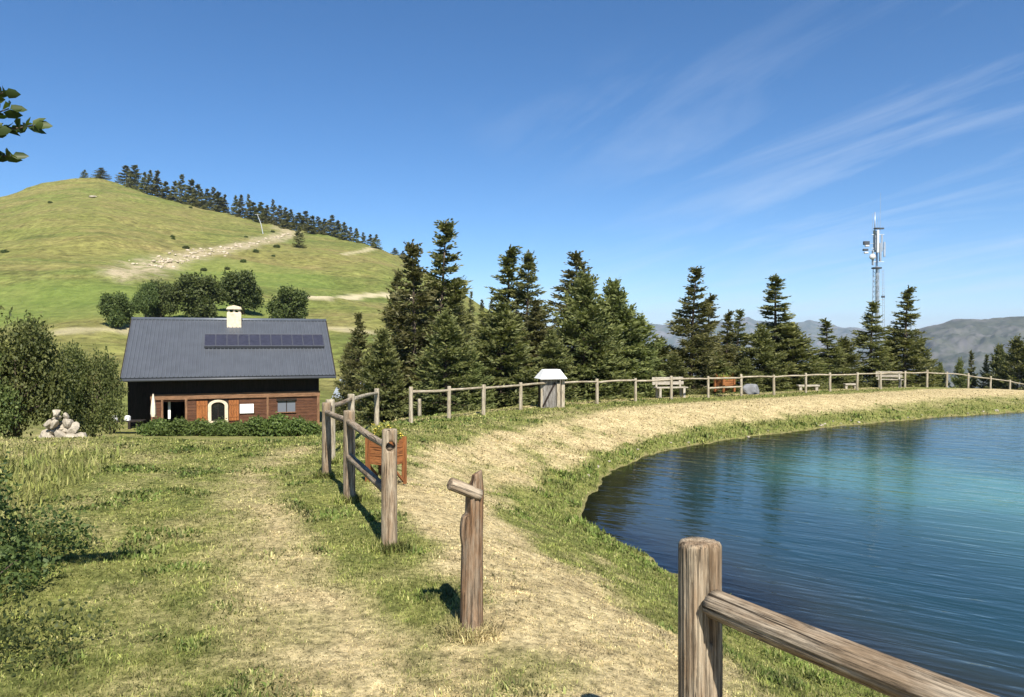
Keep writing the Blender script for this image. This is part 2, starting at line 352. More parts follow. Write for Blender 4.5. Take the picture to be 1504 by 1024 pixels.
# closing the centre
cidx = len(gx); V = np.concatenate([np.stack([gx, gy, gz], 1), [[0, 0, h1(0, 0)]]])
for k in attrs: attrs[k] = np.concatenate([attrs[k], [attrs[k][0]]])
ctr = np.stack([np.full(na, cidx), np.arange(na), (np.arange(na) + 1) % na], 1)[:, ::-1]
M_GROUND = ground_material()
gme = np_mesh('ground', V[:], Fq, True, attrs)
ground = new_obj('ground', gme, M_GROUND); tag(ground, 'grassy meadow with dry straw patches rising to a green hill', 'ground', kind='structure')
bm = bmesh.new(); bm.from_mesh(gme); bm.verts.ensure_lookup_table()
for a_, b_, c_ in ctr: bm.faces.new((bm.verts[a_], bm.verts[b_], bm.verts[c_])).smooth = True
bm.to_mesh(gme); bm.free()

# ------------------------------------------------------------------ water
def water_material():
    m, t, b = mat('pond_water'); t.nodes.remove(b)
    out = t.nodes['Material Output']; g = N(t, 'ShaderNodeNewGeometry')
    dep = N(t, 'ShaderNodeAttribute', attribute_name='depth').outputs['Fac']
    def nz(scale, det, rot, sx, sy, dist=0.0, rough=.5):
        mp = N(t, 'ShaderNodeMapping'); mp.vector_type = 'TEXTURE'; mp.inputs['Rotation'].default_value = (0, 0, R(-rot)); mp.inputs['Scale'].default_value = (1 / (sx * scale), 1 / (sy * scale), 1); L(t, g.outputs['Position'], mp.inputs[0])
        n = N(t, 'ShaderNodeTexNoise'); n.inputs['Scale'].default_value = 1; n.inputs['Detail'].default_value = det; n.inputs['Distortion'].default_value = dist; n.inputs['Roughness'].default_value = rough; L(t, mp.outputs[0], n.inputs[0]); return n.outputs[0]
    r1 = nz(3.4, 2, 36, .20, 1.0, .6); r2 = nz(8.5, 2, 24, .35, 1.0, .4); r3 = nz(1.0, 2, 45, .5, 1.0); calm = nz(.16, 2, 0, 1, 1)
    hgt = math_node(t, 'ADD', math_node(t, 'ADD', math_node(t, 'MULTIPLY', r1, 1.0), math_node(t, 'MULTIPLY', r2, .26)), math_node(t, 'MULTIPLY', r3, .5))
    bp = N(t, 'ShaderNodeBump'); bp.inputs['Distance'].default_value = .028; L(t, hgt, bp.inputs['Height'])
    L(t, math_node(t, 'ADD', math_node(t, 'MULTIPLY', ramp(t, calm, [(.35, 0.0), (.65, 1.0)]), .35), .55), bp.inputs['Strength'])
    silt = N(t, 'ShaderNodeAttribute', attribute_name='silt').outputs['Fac']
    body = mixc(t, math_node(t, 'MULTIPLY', silt, ramp(t, nz(.35, 4, 20, 1, 1.4), [(.25, .55), (.7, 1.15)])), (.012, .036, .042), (.075, .185, .155))
    body = mixc(t, ramp(t, dep, [(.08, 0.0), (.5, 1.0)]), (.024, .024, .014), body)  # reflection of bank and trees is put into the shore margin's dark colour
    df = N(t, 'ShaderNodeBsdfDiffuse'); L(t, body, df.inputs[0])
    tp = N(t, 'ShaderNodeBsdfTransparent'); tp.inputs[0].default_value = (.80, .86, .78, 1)
    ms = N(t, 'ShaderNodeMixShader'); L(t, ramp(t, dep, [(.0, .10), (.20, 1.0)]), ms.inputs[0]); L(t, tp.outputs[0], ms.inputs[1]); L(t, df.outputs[0], ms.inputs[2])
    gl = N(t, 'ShaderNodeBsdfGlossy'); gl.inputs['Roughness'].default_value = .04; L(t, bp.outputs[0], gl.inputs['Normal'])
    fr = N(t, 'ShaderNodeFresnel'); fr.inputs[0].default_value = 1.55; L(t, bp.outputs[0], fr.inputs['Normal'])
    m2 = N(t, 'ShaderNodeMixShader'); L(t, fr.outputs[0], m2.inputs[0]); L(t, ms.outputs[0], m2.inputs[1]); L(t, gl.outputs[0], m2.inputs[2])
    L(t, m2.outputs[0], out.inputs[0]); return m
st = .25; wx, wy = np.meshgrid(np.arange(.5, 44, st), np.arange(1, 39.5, st)); nx = wx.shape[1]
ws = pond_sd(wx, wy); keep = ws < .5
ok = keep[:-1, :-1] & keep[1:, :-1] & keep[:-1, 1:] & keep[1:, 1:]
ii, jj = np.nonzero(ok); q = np.stack([ii * nx + jj, ii * nx + jj + 1, (ii + 1) * nx + jj + 1, (ii + 1) * nx + jj], 1)
used, inv = np.unique(q, return_inverse=True); q = inv.reshape(-1, 4)
WV = np.stack([wx.ravel()[used], wy.ravel()[used], np.full(len(used), WATER)], 1)
wdep = np.clip(-ws.ravel()[used] / 4.5, 0, 1)
wsilt = np.clip(np.exp(-(((WV[:, 0] - 8.6) / 2.6) ** 2 + ((WV[:, 1] - 16.5) / 3.6) ** 2)) + .7 * sstep(5.0, 12, WV[:, 0]) * sstep(24, 10, WV[:, 1]) + .25 * sstep(9, 20, WV[:, 0]), 0, 1)
tag(new_obj('pond_water', np_mesh('pond_water', WV, q, True, dict(depth=wdep, silt=wsilt)), water_material()), 'rippled turquoise water of the pond below the fence', 'water', kind='structure')

# ------------------------------------------------------------------ distant mountains
def mountain(name, label, crest, d0, dR, d1, base, m, seed, amp):
    ca = np.array([math.atan((p - 752) / F_PX) for p, _ in crest]); cz = np.array([CAMZ + (500 - py) * dR * math.cos(a) / F_PX for (_, py), a in zip(crest, ca)])
    az = np.linspace(ca[0], ca[-1], 420); dd = np.concatenate([np.linspace(d0, dR, 110, endpoint=False), np.linspace(dR, d1, 14)])
    A, D = np.meshgrid(az, dd); X = D * np.sin(A); Y = D * np.cos(A)
    zc = np.interp(A, ca, cz); t = (D - d0) / (dR - d0)
    Z = np.where(t < 1, base + (zc - base) * np.clip(t, 0, 1) ** .8, zc - (D - dR) * .5)
    s = dR / 22
    rid = 1 - np.abs(2 * fbm(X / s, Y / s, seed, 5) - 1)
    Z = Z + (rid - .78) * amp * np.clip(np.minimum(t * 3, (1.06 - t) * 4), 0.02, 1) + (fbm(X / (s * .22), Y / (s * .22), seed + 3, 4) - .5) * amp * .38 * np.clip((1.05 - t) * 5, .25, 1)
    n = len(az); i, j = np.meshgrid(np.arange(len(dd) - 1), np.arange(n - 1), indexing='ij')
    F = np.stack([i * n + j, i * n + j + 1, (i + 1) * n + j + 1, (i + 1) * n + j], -1).reshape(-1, 4)[:, ::-1]
    return tag(new_obj(name, np_mesh(name, np.stack([X, Y, Z], -1).reshape(-1, 3), F, True), m), label, 'mountain', kind='structure')
def mountain_mat(name, forest, rock, scale):
    m, t, b = mat(name); g = N(t, 'ShaderNodeNewGeometry')
    def nz(s, d=8):
        mp = N(t, 'ShaderNodeMapping'); mp.inputs['Scale'].default_value = (s, s, s * .6); L(t, g.outputs['Position'], mp.inputs[0]); n = N(t, 'ShaderNodeTexNoise'); n.inputs['Scale'].default_value = 1; n.inputs['Detail'].default_value = d; n.inputs['Roughness'].default_value = .68; L(t, mp.outputs[0], n.inputs[0]); return n.outputs[0]
    c = mixc(t, ramp(t, nz(scale), [(.46, 0.0), (.56, 1.0)]), forest, rock)
    c = mixc(t, ramp(t, nz(scale * 3.1), [(.42, 0.0), (.62, .8)]), c, (.088, .092, .068))
    L(t, c, b.inputs['Base Color']); b.inputs['Roughness'].default_value = 1; b.inputs['Specular IOR Level'].default_value = 0
    return m
mountain('mountain', 'grey wooded mountain across the valley', [(1180, 560), (1280, 515), (1340, 488), (1365, 479), (1400, 471), (1425, 468), (1470, 467), (1504, 465), (1600, 458), (1800, 470), (2100, 480), (2600, 500)], 1500, 3300, 4300, -460, mountain_mat('mountain_slope', (.050, .058, .045), (.115, .112, .108), .010), 12, 70)
mountain('mountain', 'far blue jagged mountain range on the horizon', [(400, 520), (700, 500), (880, 486), (940, 475), (990, 478), (1030, 476), (1055, 474), (1085, 471), (1098, 467), (1112, 473), (1150, 476), (1175, 475), (1190, 471), (1204, 475), (1240, 480), (1255, 479), (1300, 486), (1345, 488), (1420, 490), (1600, 484), (2000, 492), (2500, 505)], 5200, 8800, 10500, -460, mountain_mat('range_slope', (.06, .075, .05), (.15, .145, .14), .0045), 33, 260)

# ------------------------------------------------------------------ plants: builders
def diamonds(P, U, S, l, wd):
    """leaf or needle-bunch faces: base P, direction U, side S, length l, half width wd"""
    n = len(P); l = np.broadcast_to(np.asarray(l, float).reshape(-1, 1), (n, 1)); wd = np.broadcast_to(np.asarray(wd, float).reshape(-1, 1), (n, 1))
    nrm = np.cross(U, S)
    V = np.stack([P, P + U * l * .45 + S * wd + nrm * l * .05, P + U * l, P + U * l * .45 - S * wd + nrm * l * .05], 1).reshape(-1, 3)
    return V, np.arange(4 * n).reshape(-1, 4)
def unit(v): return v / (np.linalg.norm(v, axis=-1, keepdims=True) + 1e-9)
def rand_side(U, g, flat=0.6):
    r = g.normal(size=U.shape); r[:, 2] *= (1 - flat); return unit(np.cross(U, r))
def tube_np(mb, a, b, r0, r1, seg=5, bow=0.0):
    a = Vector(a); b = Vector(b); m = (a + b) / 2 + Vector((0, 0, bow)); mb.tube([a, m, b], [r0, (r0 + r1) / 2, r1], seg)
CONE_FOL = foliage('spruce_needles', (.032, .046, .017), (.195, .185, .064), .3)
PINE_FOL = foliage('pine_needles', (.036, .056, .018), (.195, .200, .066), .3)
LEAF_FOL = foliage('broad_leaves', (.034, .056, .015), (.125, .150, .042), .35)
BUSH_FOL = foliage('bush_leaves', (.045, .072, .019), (.21, .235, .075), .4)
HEDGE_FOL = foliage('low_shrub_leaves', (.06, .10, .025), (.17, .23, .06), .4)
BARK = wood('bark', (.12, .095, .07), (.085, .06, .042), .4, .35, .8)
def conifer_meshes(name, seed, H_, Rb, whorls, per, steps, start=.04, up=.35, droop=.55, nl=.17, nw=.030, shape=.85, ragged=.35, sub=4):
    g = np.random.default_rng(seed); mb = MB()
    lean = g.normal(size=2) * .012 * H_
    tr = lambda z: np.array([lean[0] * (z / H_) ** 2, lean[1] * (z / H_) ** 2, z])
    zs = np.linspace(0, H_, 9); mb.tube([tr(z) - np.array([0, 0, .25 if z == 0 else 0]) for z in zs], [max(.012 * H_ * (1 - z / H_) ** .9 + .008, .008) for z in zs], 8)
    B = []
    for k in range(whorls):
        t = start + (1 - start) * ((k + g.uniform(-.3, .3)) / whorls); t = min(max(t, start), .985)
        for q in range(max(4, int(round(per * (1 - .30 * t) + g.uniform(-1, 1))))):
            tq = min(max(t + g.normal() * .55 / whorls, start), .975)
            B.append((tq, g.uniform(0, 2 * math.pi), (1 - t) ** shape * (.55 + .45 * float(sstep(.0, .5, 1 - t))) * g.uniform(1 - ragged, 1.0 + ragged * .35)))
    P, U, ln, tint = [], [], [], []
    for q in range(7): B.append((g.uniform(.93, .985), g.uniform(0, 6.28), .03))
    for q in range(14): P.append(tr(H_ * (.955 + .0035 * q))); U.append(unit(np.array([g.normal() * .35, g.normal() * .35, 1.]))); ln.append(nl * .8); tint.append(.5)
    for (t, ph, s_) in B:
        Lb = max(Rb * s_, .10); e = up * (t ** 1.4) * 1.9 + g.uniform(-.12, .15) - .12
        dh = np.array([math.cos(ph), math.sin(ph), 0]); side = np.array([-math.sin(ph), math.cos(ph), 0]); base = tr(t * H_)
        pos = lambda s: base + dh * (s * Lb * math.cos(e * .8)) + np.array([0, 0, 1.]) * (Lb * (math.tan(e) * s - droop * (1 - t) * s * (1 - s) * .9))
        if Lb > .35: mb.tube([pos(0), pos(.5), pos(.92)], [.010 + .012 * Lb, .007 + .006 * Lb, .004], 4, False)
        n = max(4, int(steps * (.35 + .65 * Lb / Rb)))
        for s in np.linspace(.12, 1, n):
            p = pos(s); tang = unit(pos(min(s + .05, 1.05)) - pos(s - .05))
            tl = (.36 * Lb * (1.05 - s) + .03 + .10 * min(Lb / Rb * 2.5, 1)) * g.uniform(.7, 1.2)
            for sg in (-1, 1, 0):
                d = unit(tang * (.75 if sg else 1) + side * sg * g.uniform(.55, 1.0) + np.array([0, 0, g.uniform(-.32, .18)]))
                m = sub if sg else 2; ll = tl if sg else .2
                for u in np.linspace(.08, 1, m):
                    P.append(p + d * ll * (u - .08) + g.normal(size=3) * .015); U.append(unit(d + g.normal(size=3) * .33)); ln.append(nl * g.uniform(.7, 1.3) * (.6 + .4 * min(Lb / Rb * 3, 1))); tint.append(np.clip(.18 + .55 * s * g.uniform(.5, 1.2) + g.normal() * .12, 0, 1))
    P = np.array(P); U = np.array(U); ln = np.array(ln); tint = np.array(tint)
    V, F = diamonds(P, U, rand_side(U, g), ln, nw * g.uniform(.7, 1.3, len(P)))
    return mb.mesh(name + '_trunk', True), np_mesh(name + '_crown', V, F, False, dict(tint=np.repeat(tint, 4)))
def leafy_meshes(name, seed, lobes, n, leaf, trunk=None, stems=6, droop=.2):
    """lobes: (x,y,z,rx,ry,rz); leaves thick on the lobes' skins, thinner inside"""
    g = np.random.default_rng(seed); mb = MB()
    vol = np.array([l[3] * l[4] + l[4] * l[5] + l[3] * l[5] for l in lobes]); pick = g.choice(len(lobes), n, p=vol / vol.sum()); Lb = np.array(lobes)[pick]
    d = unit(g.normal(size=(n, 3))); rad = 1 - np.abs(g.normal(size=n)) * .26; rad = np.clip(rad, .15, 1)
    bump = 1 + .42 * (noise2(d[:, 0] * 4 + pick * 7.3 + 50, d[:, 1] * 4 + d[:, 2] * 5 + 50, seed) - .5) * 2
    P = Lb[:, :3] + d * Lb[:, 3:6] * (rad * bump)[:, None]
    P = P[P[:, 2] > .02]; d = d[:len(P)]; n = len(P)
    U = unit(g.normal(size=(n, 3)) * .8 + d * .5 + np.array([0, 0, -droop])); S = rand_side(U, g, .25)
    V, F = diamonds(P, U, S, leaf * g.uniform(.6, 1.35, n), leaf * .32 * g.uniform(.7, 1.3, n))
    tint = np.clip(g.normal(.45, .2, n) + .25 * (noise2(P[:, 0] * 2.2 + 9, P[:, 1] * 2.2 + P[:, 2] * 2.2, seed + 5) - .5), 0, 1)
    if trunk:
        th, tr = trunk; mb.tube([(0, 0, -.2), (.03 * th, 0, th * .5), (0, .03 * th, th)], [tr * 1.3, tr, tr * .75], 8)
        for l in lobes: tube_np(mb, (0, .03 * th, th * g.uniform(.6, 1)), (l[0], l[1], l[2] + l[5] * .4), tr * .5, tr * .12, 5, .1)
    else:
        for k in range(stems):
            l = lobes[k % len(lobes)]; a = g.normal(size=2) * .12
            tube_np(mb, (a[0], a[1], -.05), (l[0] + g.normal() * l[3] * .3, l[1] + g.normal() * l[4] * .3, l[2] + l[5] * .5), .010, .004, 5, .03)
    return mb.mesh(name + '_trunk', True), np_mesh(name + '_crown', V, F, False, dict(tint=np.repeat(tint, 4)))
def plant(name, meshes, fol, x, y, sc=1.0, rz=None, label=None, cat='tree', group=None, z=None, sxy=None, parts=('trunk', 'crown')):
    zz = h1(x, y) - .05 if z is None else z
    s = (sxy or sc, sxy or sc, sc)
    e = empty(name, (x, y, zz), random.uniform(0, 6.28) if rz is None else rz, label, cat, group, s)
    new_obj(parts[0], meshes[0], BARK, e); new_obj(parts[1], meshes[1], fol, e)
    return e

# ------------------------------------------------------------------ conifers behind the far fence
SPR = [conifer_meshes('spruce_%d' % k, 100 + k, 8.0, rb, wh, 7, 11, .03, .33, dr, .19, .033, shp, .4) for k, (rb, wh, dr, shp) in enumerate([(1.9, 34, .55, .72), (1.6, 32, .7, .82), (2.1, 34, .5, .62), (1.45, 30, .6, .88)])]
PIN = [conifer_meshes('pine_%d' % k, 200 + k, 5.0, rb, 24, 9, 10, .02, .62, .25, .20, .036, .50, .35) for k, rb in enumerate([1.7, 1.45])]
for ms in SPR + PIN: ms[0].materials.append(BARK)
def conifer_at(px, tip, y, wpx, kind, label, k=0):
    x = (px - 752) / F_PX * y; z0 = h1(x, y) - .05; ht = CAMZ + (500 - tip) * y / F_PX - z0
    ms = SPR[k] if kind == 's' else PIN[k]
    h0 = 8.0 if kind == 's' else 5.0; rb = [1.9, 1.6, 2.1, 1.45][k] if kind == 's' else [1.7, 1.45][k]
    sxy = (wpx / 2 * y / F_PX) / (rb * .95) * (1.32 if kind == 's' else 1.28)
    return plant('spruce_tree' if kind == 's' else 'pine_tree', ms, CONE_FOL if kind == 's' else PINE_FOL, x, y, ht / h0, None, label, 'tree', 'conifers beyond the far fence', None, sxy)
conifer_at(645, 325, 33.0, 120, 's', 'tallest dark spruce of the clump behind the gap in the fence', 1)
conifer_at(610, 356, 30.0, 122, 's', 'bushy spruce with brownish boughs joined to the tallest spruce', 0)
conifer_at(582, 398, 33.5, 80, 's', 'spruce half hidden on the chalet side of the tall clump', 2)
conifer_at(527, 460, 31.0, 64, 's', 'short spruce right beside the chalet gable', 2)
conifer_at(655, 468, 26.5, 92, 'p', 'light green young pine in front of the tallest spruce', 0)
conifer_at(512, 512, 34.0, 40, 'p', 'small pine squeezed between chalet gable and short spruce', 1)
conifer_at(743, 362, 34.0, 100, 's', 'slim spruce with pointed top beside a twin of open boughs', 3)
conifer_at(773, 370, 33.0, 92, 's', 'spruce with thin open top boughs beside its pointed twin', 0)
conifer_at(735, 452, 28.5, 96, 'p', 'dark round pine in front of the twin spruces', 1)
conifer_at(790, 440, 31.5, 84, 's', 'low full spruce behind the white roofed cabinet', 2)
conifer_at(848, 370, 36.0, 118, 's', 'broad spruce with a blunt dark top behind light pine', 2)
conifer_at(858, 412, 32.5, 100, 'p', 'large feathery light green pine behind the fence', 0)
conifer_at(905, 420, 35.0, 90, 'p', 'feathery pine sloping down beside the large light pine', 1)
conifer_at(938, 470, 35.5, 88, 'p', 'low pine at the end of the dense clump', 0)
conifer_at(560, 492, 27.5, 70, 'p', 'round low pine beside the gap in the fence', 1)
conifer_at(692, 520, 27.0, 56, 'p', 'small round pine between the young pine and the dark round pine', 0)
conifer_at(812, 490, 30.5, 60, 'p', 'low pine right behind the white roofed cabinet', 1)
conifer_at(885, 500, 32.5, 66, 'p', 'low bushy pine under the feathery pine', 1)
conifer_at(990, 525, 35.0, 50, 'p', 'low bushy pine behind the bench by the planter', 0)
conifer_at(1050, 520, 37.0, 54, 'p', 'low bushy pine behind the orange planter', 1)
conifer_at(1095, 530, 38.0, 44, 'p', 'low bushy pine behind the grey boulder', 0)
conifer_at(1195, 525, 42.0, 46, 'p', 'low bushy pine behind the low plank seats', 1)
conifer_at(967, 500, 37.0, 60, 'p', 'smallest pine trailing behind the dense clump', 1)
conifer_at(1015, 393, 36.5, 82, 's', 'layered spruce with shelf like boughs behind the pale bench by the planter', 1)
conifer_at(1038, 432, 38.5, 66, 's', 'spruce tucked against the layered spruce', 3)
conifer_at(1066, 456, 40.0, 52, 's', 'one of two slender spruces with equal tops', 3)
conifer_at(1082, 455, 41.0, 52, 's', 'one of two slender spruces with equal tops', 1)
conifer_at(1139, 405, 40.5, 84, 's', 'open topped spruce standing alone with wide skirts of pine', 3)
conifer_at(1118, 485, 39.0, 62, 'p', 'bushy pine at the foot of the lone open topped spruce', 0)
conifer_at(1165, 480, 40.5, 70, 'p', 'bushy pine filling the gap beside the lone open topped spruce', 1)
conifer_at(1217, 468, 43.0, 58, 's', 'short narrow spruce between lone spruce and mast spruce', 3)
conifer_at(1278, 443, 45.0, 66, 's', 'spruce standing right in front of the antenna mast', 1)
conifer_at(1240, 500, 44.0, 52, 'p', 'low pine beside the mast spruce', 0)
conifer_at(1328, 421, 46.0, 66, 's', 'sharp pointed spruce next to the antenna mast', 3)
conifer_at(1350, 500, 47.0, 44, 'p', 'green pine at the valley end of the tree row', 0)
conifer_at(1305, 505, 46.0, 46, 'p', 'low pine under the bench beside the mast', 1)
for px, tip, y, wd, k, kd in [(675, 410, 120, 22, 3, 's'), (691, 428, 125, 18, 1, 's'), (708, 440, 128, 20, 0, 's'), (722, 438, 126, 22, 2, 's')]:
    conifer_at(px, tip, y, wd, kd, 'small dark spruce far up the slope between the two tall clumps', k)
for px, tip, y, wd, k, kd, lb in [(1495, 503, 82, 60, 0, 'p', 'bushy dark pine beyond the end of the fence'), (1470, 512, 88, 40, 1, 'p', 'greyish pine beside the bushy dark pine'), (1448, 521, 90, 24, 2, 's', 'small spruce among the pines near the valley edge'),
                             (1428, 515, 92, 22, 3, 's', 'thin spruce in front of the grey mountain'), (1410, 532, 84, 26, 0, 'p', 'low dark pine in front of the grey mountain'), (1382, 536, 86, 22, 1, 'p', 'lowest pine in the gap before the mountain')]:
    conifer_at(px, tip, y, wd, kd, lb, k)
# ridge trees of the hill
SMALL = [conifer_meshes('ridge_spruce_%d' % k, 300 + k, 8.0, rb, 16, 6, 6, .02, .3, .5, .42, .10, shp, .3, 3) for k, (rb, shp) in enumerate([(1.9, .8), (1.5, .9), (2.4, .6)])]
for ms in SMALL: ms[0].materials.append(BARK)
ridge_px = np.array([p for p, _, _ in RIDGE]); ridge_py = np.array([q_ for _, q_, _ in RIDGE]); ridge_R = np.array([r for _, _, r in RIDGE])
rt = [(126, 256, 9), (150, 247, 20), (187, 243, 20), (199, 246, 20), (213, 253, 14), (222, 252, 16), (232, 256, 16), (246, 260, 16), (257, 262, 15), (268, 261, 20), (281, 268, 16), (290, 269, 14), (297, 275, 14), (305, 275, 16), (315, 280, 14), (323, 284, 13), (331, 288, 10),
      (347, 286, 14), (355, 284, 15), (366, 290, 13), (374, 293, 13), (384, 292, 14), (393, 297, 13), (402, 295, 14), (412, 298, 13), (420, 306, 13), (428, 304, 14), (440, 310, 16), (449, 307, 18), (458, 312, 15), (468, 317, 13), (477, 319, 14), (488, 320, 14), (497, 326, 13), (506, 328, 14), (515, 332, 12), (524, 337, 10), (534, 341, 11), (545, 345, 12), (553, 346, 11), (580, 366, 10), (592, 372, 9)]
for px, tip, wd in rt:
    Rp = float(np.interp(px, ridge_px, ridge_R)); az = math.atan((px - 752) / F_PX); dd = Rp + random.uniform(-4, 10)
    x, y = dd * math.sin(az), dd * math.cos(az); z0 = h1(x, y) - .3; ht = CAMZ + (500 - tip) * y / F_PX - z0
    ht = max(ht, 4.5) * random.uniform(.82, 1.12); k = random.choice([0, 1, 2]) if wd < 18 else 2
    plant('ridge_spruce', SMALL[k], CONE_FOL, x, y, ht / 8.0, None, 'small dark spruce in the row along the ridge of the hill', 'tree', 'spruces along the hill ridge', z0, (wd * random.uniform(1.2, 1.9) / 2 * y / F_PX) / [1.9, 1.5, 2.4][k])
x, y, z0 = hit(440, 364, 80); plant('ridge_spruce', SMALL[2], CONE_FOL, x, y, 33 * y / F_PX / 8, None, 'lone round spruce just below the ridge beside the rubble track', 'tree', None, z0 - .2, 10.5 * y / F_PX / 2.4)
# round trees on the lower slope
def round_lobes(seed, r, h, n=9):
    g = np.random.default_rng(seed); o = [(0, 0, h * .53, r * .62, r * .62, h * .42)]
    for k in range(n):
        a = g.uniform(0, 6.28); zz = g.uniform(.20, .84); q = g.uniform(.55, .80) * math.sqrt(max(1 - ((zz - .46) / .52) ** 2, .05)); s = g.uniform(.24, .40)
        o.append((math.cos(a) * r * q, math.sin(a) * r * q, h * zz, r * s, r * s, h * s * .55))
    return o
RND = [leafy_meshes('round_tree_%d' % k, 400 + k, round_lobes(400 + k, 3.0, 6.0), 9000, .34, (2.2, .2)) for k in range(3)]
for ms in RND: ms[0].materials.append(BARK)
for k, (px, base, tip, wd, lb) in enumerate([(172, 481, 428, 46, 'round leafy tree standing apart on the slope beyond the roof edge'), (214, 468, 413, 34, 'slim leafy tree close beside a wider one above the roof'), (236, 470, 411, 42, 'wider leafy tree of the close pair above the roof'),
                                             (291, 473, 401, 72, 'largest round leafy tree above the chalet roof'), (357, 462, 397, 64, 'leafy tree with lopsided crown behind the chimney'), (422, 478, 421, 58, 'compact round leafy tree above the solar panels')]):
    x, y, z0 = hit(px, base, 66)
    plant('leafy_tree', RND[k % 3], LEAF_FOL, x, y, (base - tip) * y / F_PX / 6.0, None, lb, 'tree', 'round trees on the lower slope', z0 - .15, wd / 2 * y / F_PX / 2.85)
# a few dark shrubs dotted on the hill
SHB = leafy_meshes('slope_shrub', 431, [(0, 0, .5, .9, .9, .6), (.5, .2, .4, .6, .6, .5), (-.4, .3, .4, .6, .6, .4)], 700, .3); SHB[0].materials.append(BARK)
for px, py, s in [(274, 366, 1.6), (254, 349, 1.3), (376, 371, 1.6), (407, 364, 1.8), (358, 385, 1.3), (300, 398, 1.3), (334, 396, 1.2), (75, 299, 1.5), (362, 349, 1.1), (401, 342, 1.6), (402, 377, 1.0), (281, 306, 1.4), (8, 372, 1.5), (255, 352, 1.0)]:
    x, y, z0 = hit(px, py, 80); plant('slope_shrub', SHB, LEAF_FOL, x, y, s * .62, None, 'small dark shrub dotted on the open hillside', 'shrub', 'shrubs on the hillside', z0 - .1, parts=('stem', 'leaves'))
# leafy trees and bushes left of the chalet
BIG = [leafy_meshes('big_bush_%d' % k, 450 + k, round_lobes(450 + k, 2.6, 5.2, 14), 17000, .17, (1.7, .16)) for k in range(2)]
for ms in BIG: ms[0].materials.append(BARK)
def bush_at(px, base, tip, wd, y, ms, rb, hb, label, fol=None, name='leafy_tree', cat='tree'):
    x = (px - 752) / F_PX * y; z0 = h1(x, y) - .1; ht = CAMZ + (500 - tip) * y / F_PX - z0
    return plant(name, ms, fol or BUSH_FOL, x, y, ht / hb, None, label, cat, None, z0, wd / 2 * y / F_PX / (rb * .94))
bush_at(22, 650, 460, 136, 30.0, BIG[0], 2.6, 5.2, 'big leafy tree at the lawn edge, tallest of those left of the chalet')
bush_at(-55, 650, 470, 120, 28.0, BIG[1], 2.6, 5.2, 'leafy tree partly cut off beside the big one at the lawn edge')
bush_at(136, 650, 508, 92, 34.5, BIG[1], 2.6, 5.2, 'leafy tree between the rock pile and the chalet porch')
# low shrubs along the chalet wall
LOW = [leafy_meshes('low_shrub_%d' % k, 480 + k, [(0, 0, .45, .85, .5, .45), (.6, .1, .4, .55, .45, .4), (-.55, -.1, .38, .6, .5, .36), (.1, -.2, .7, .4, .4, .35)], 2400, .13) for k in range(2)]
for ms in LOW: ms[0].materials.append(BARK)
for k, (px, y, s) in enumerate([(232, 41.5, 1.0), (262, 41.2, 1.05), (292, 41.4, 1.0), (322, 41.2, .95), (348, 41.6, .85), (378, 41.8, 1.15), (408, 41.6, 1.25), (436, 41.8, 1.1), (458, 42.2, .8)]):
    x = (px - 752) / F_PX * y
    plant('low_shrub', LOW[k % 2], HEDGE_FOL, x, y, s, random.uniform(-.3, .3) + (math.pi if k % 3 == 0 else 0), 'low bright green shrub in the bed along the chalet front', 'shrub', 'shrubs along the chalet front', None, parts=('stem', 'leaves'))

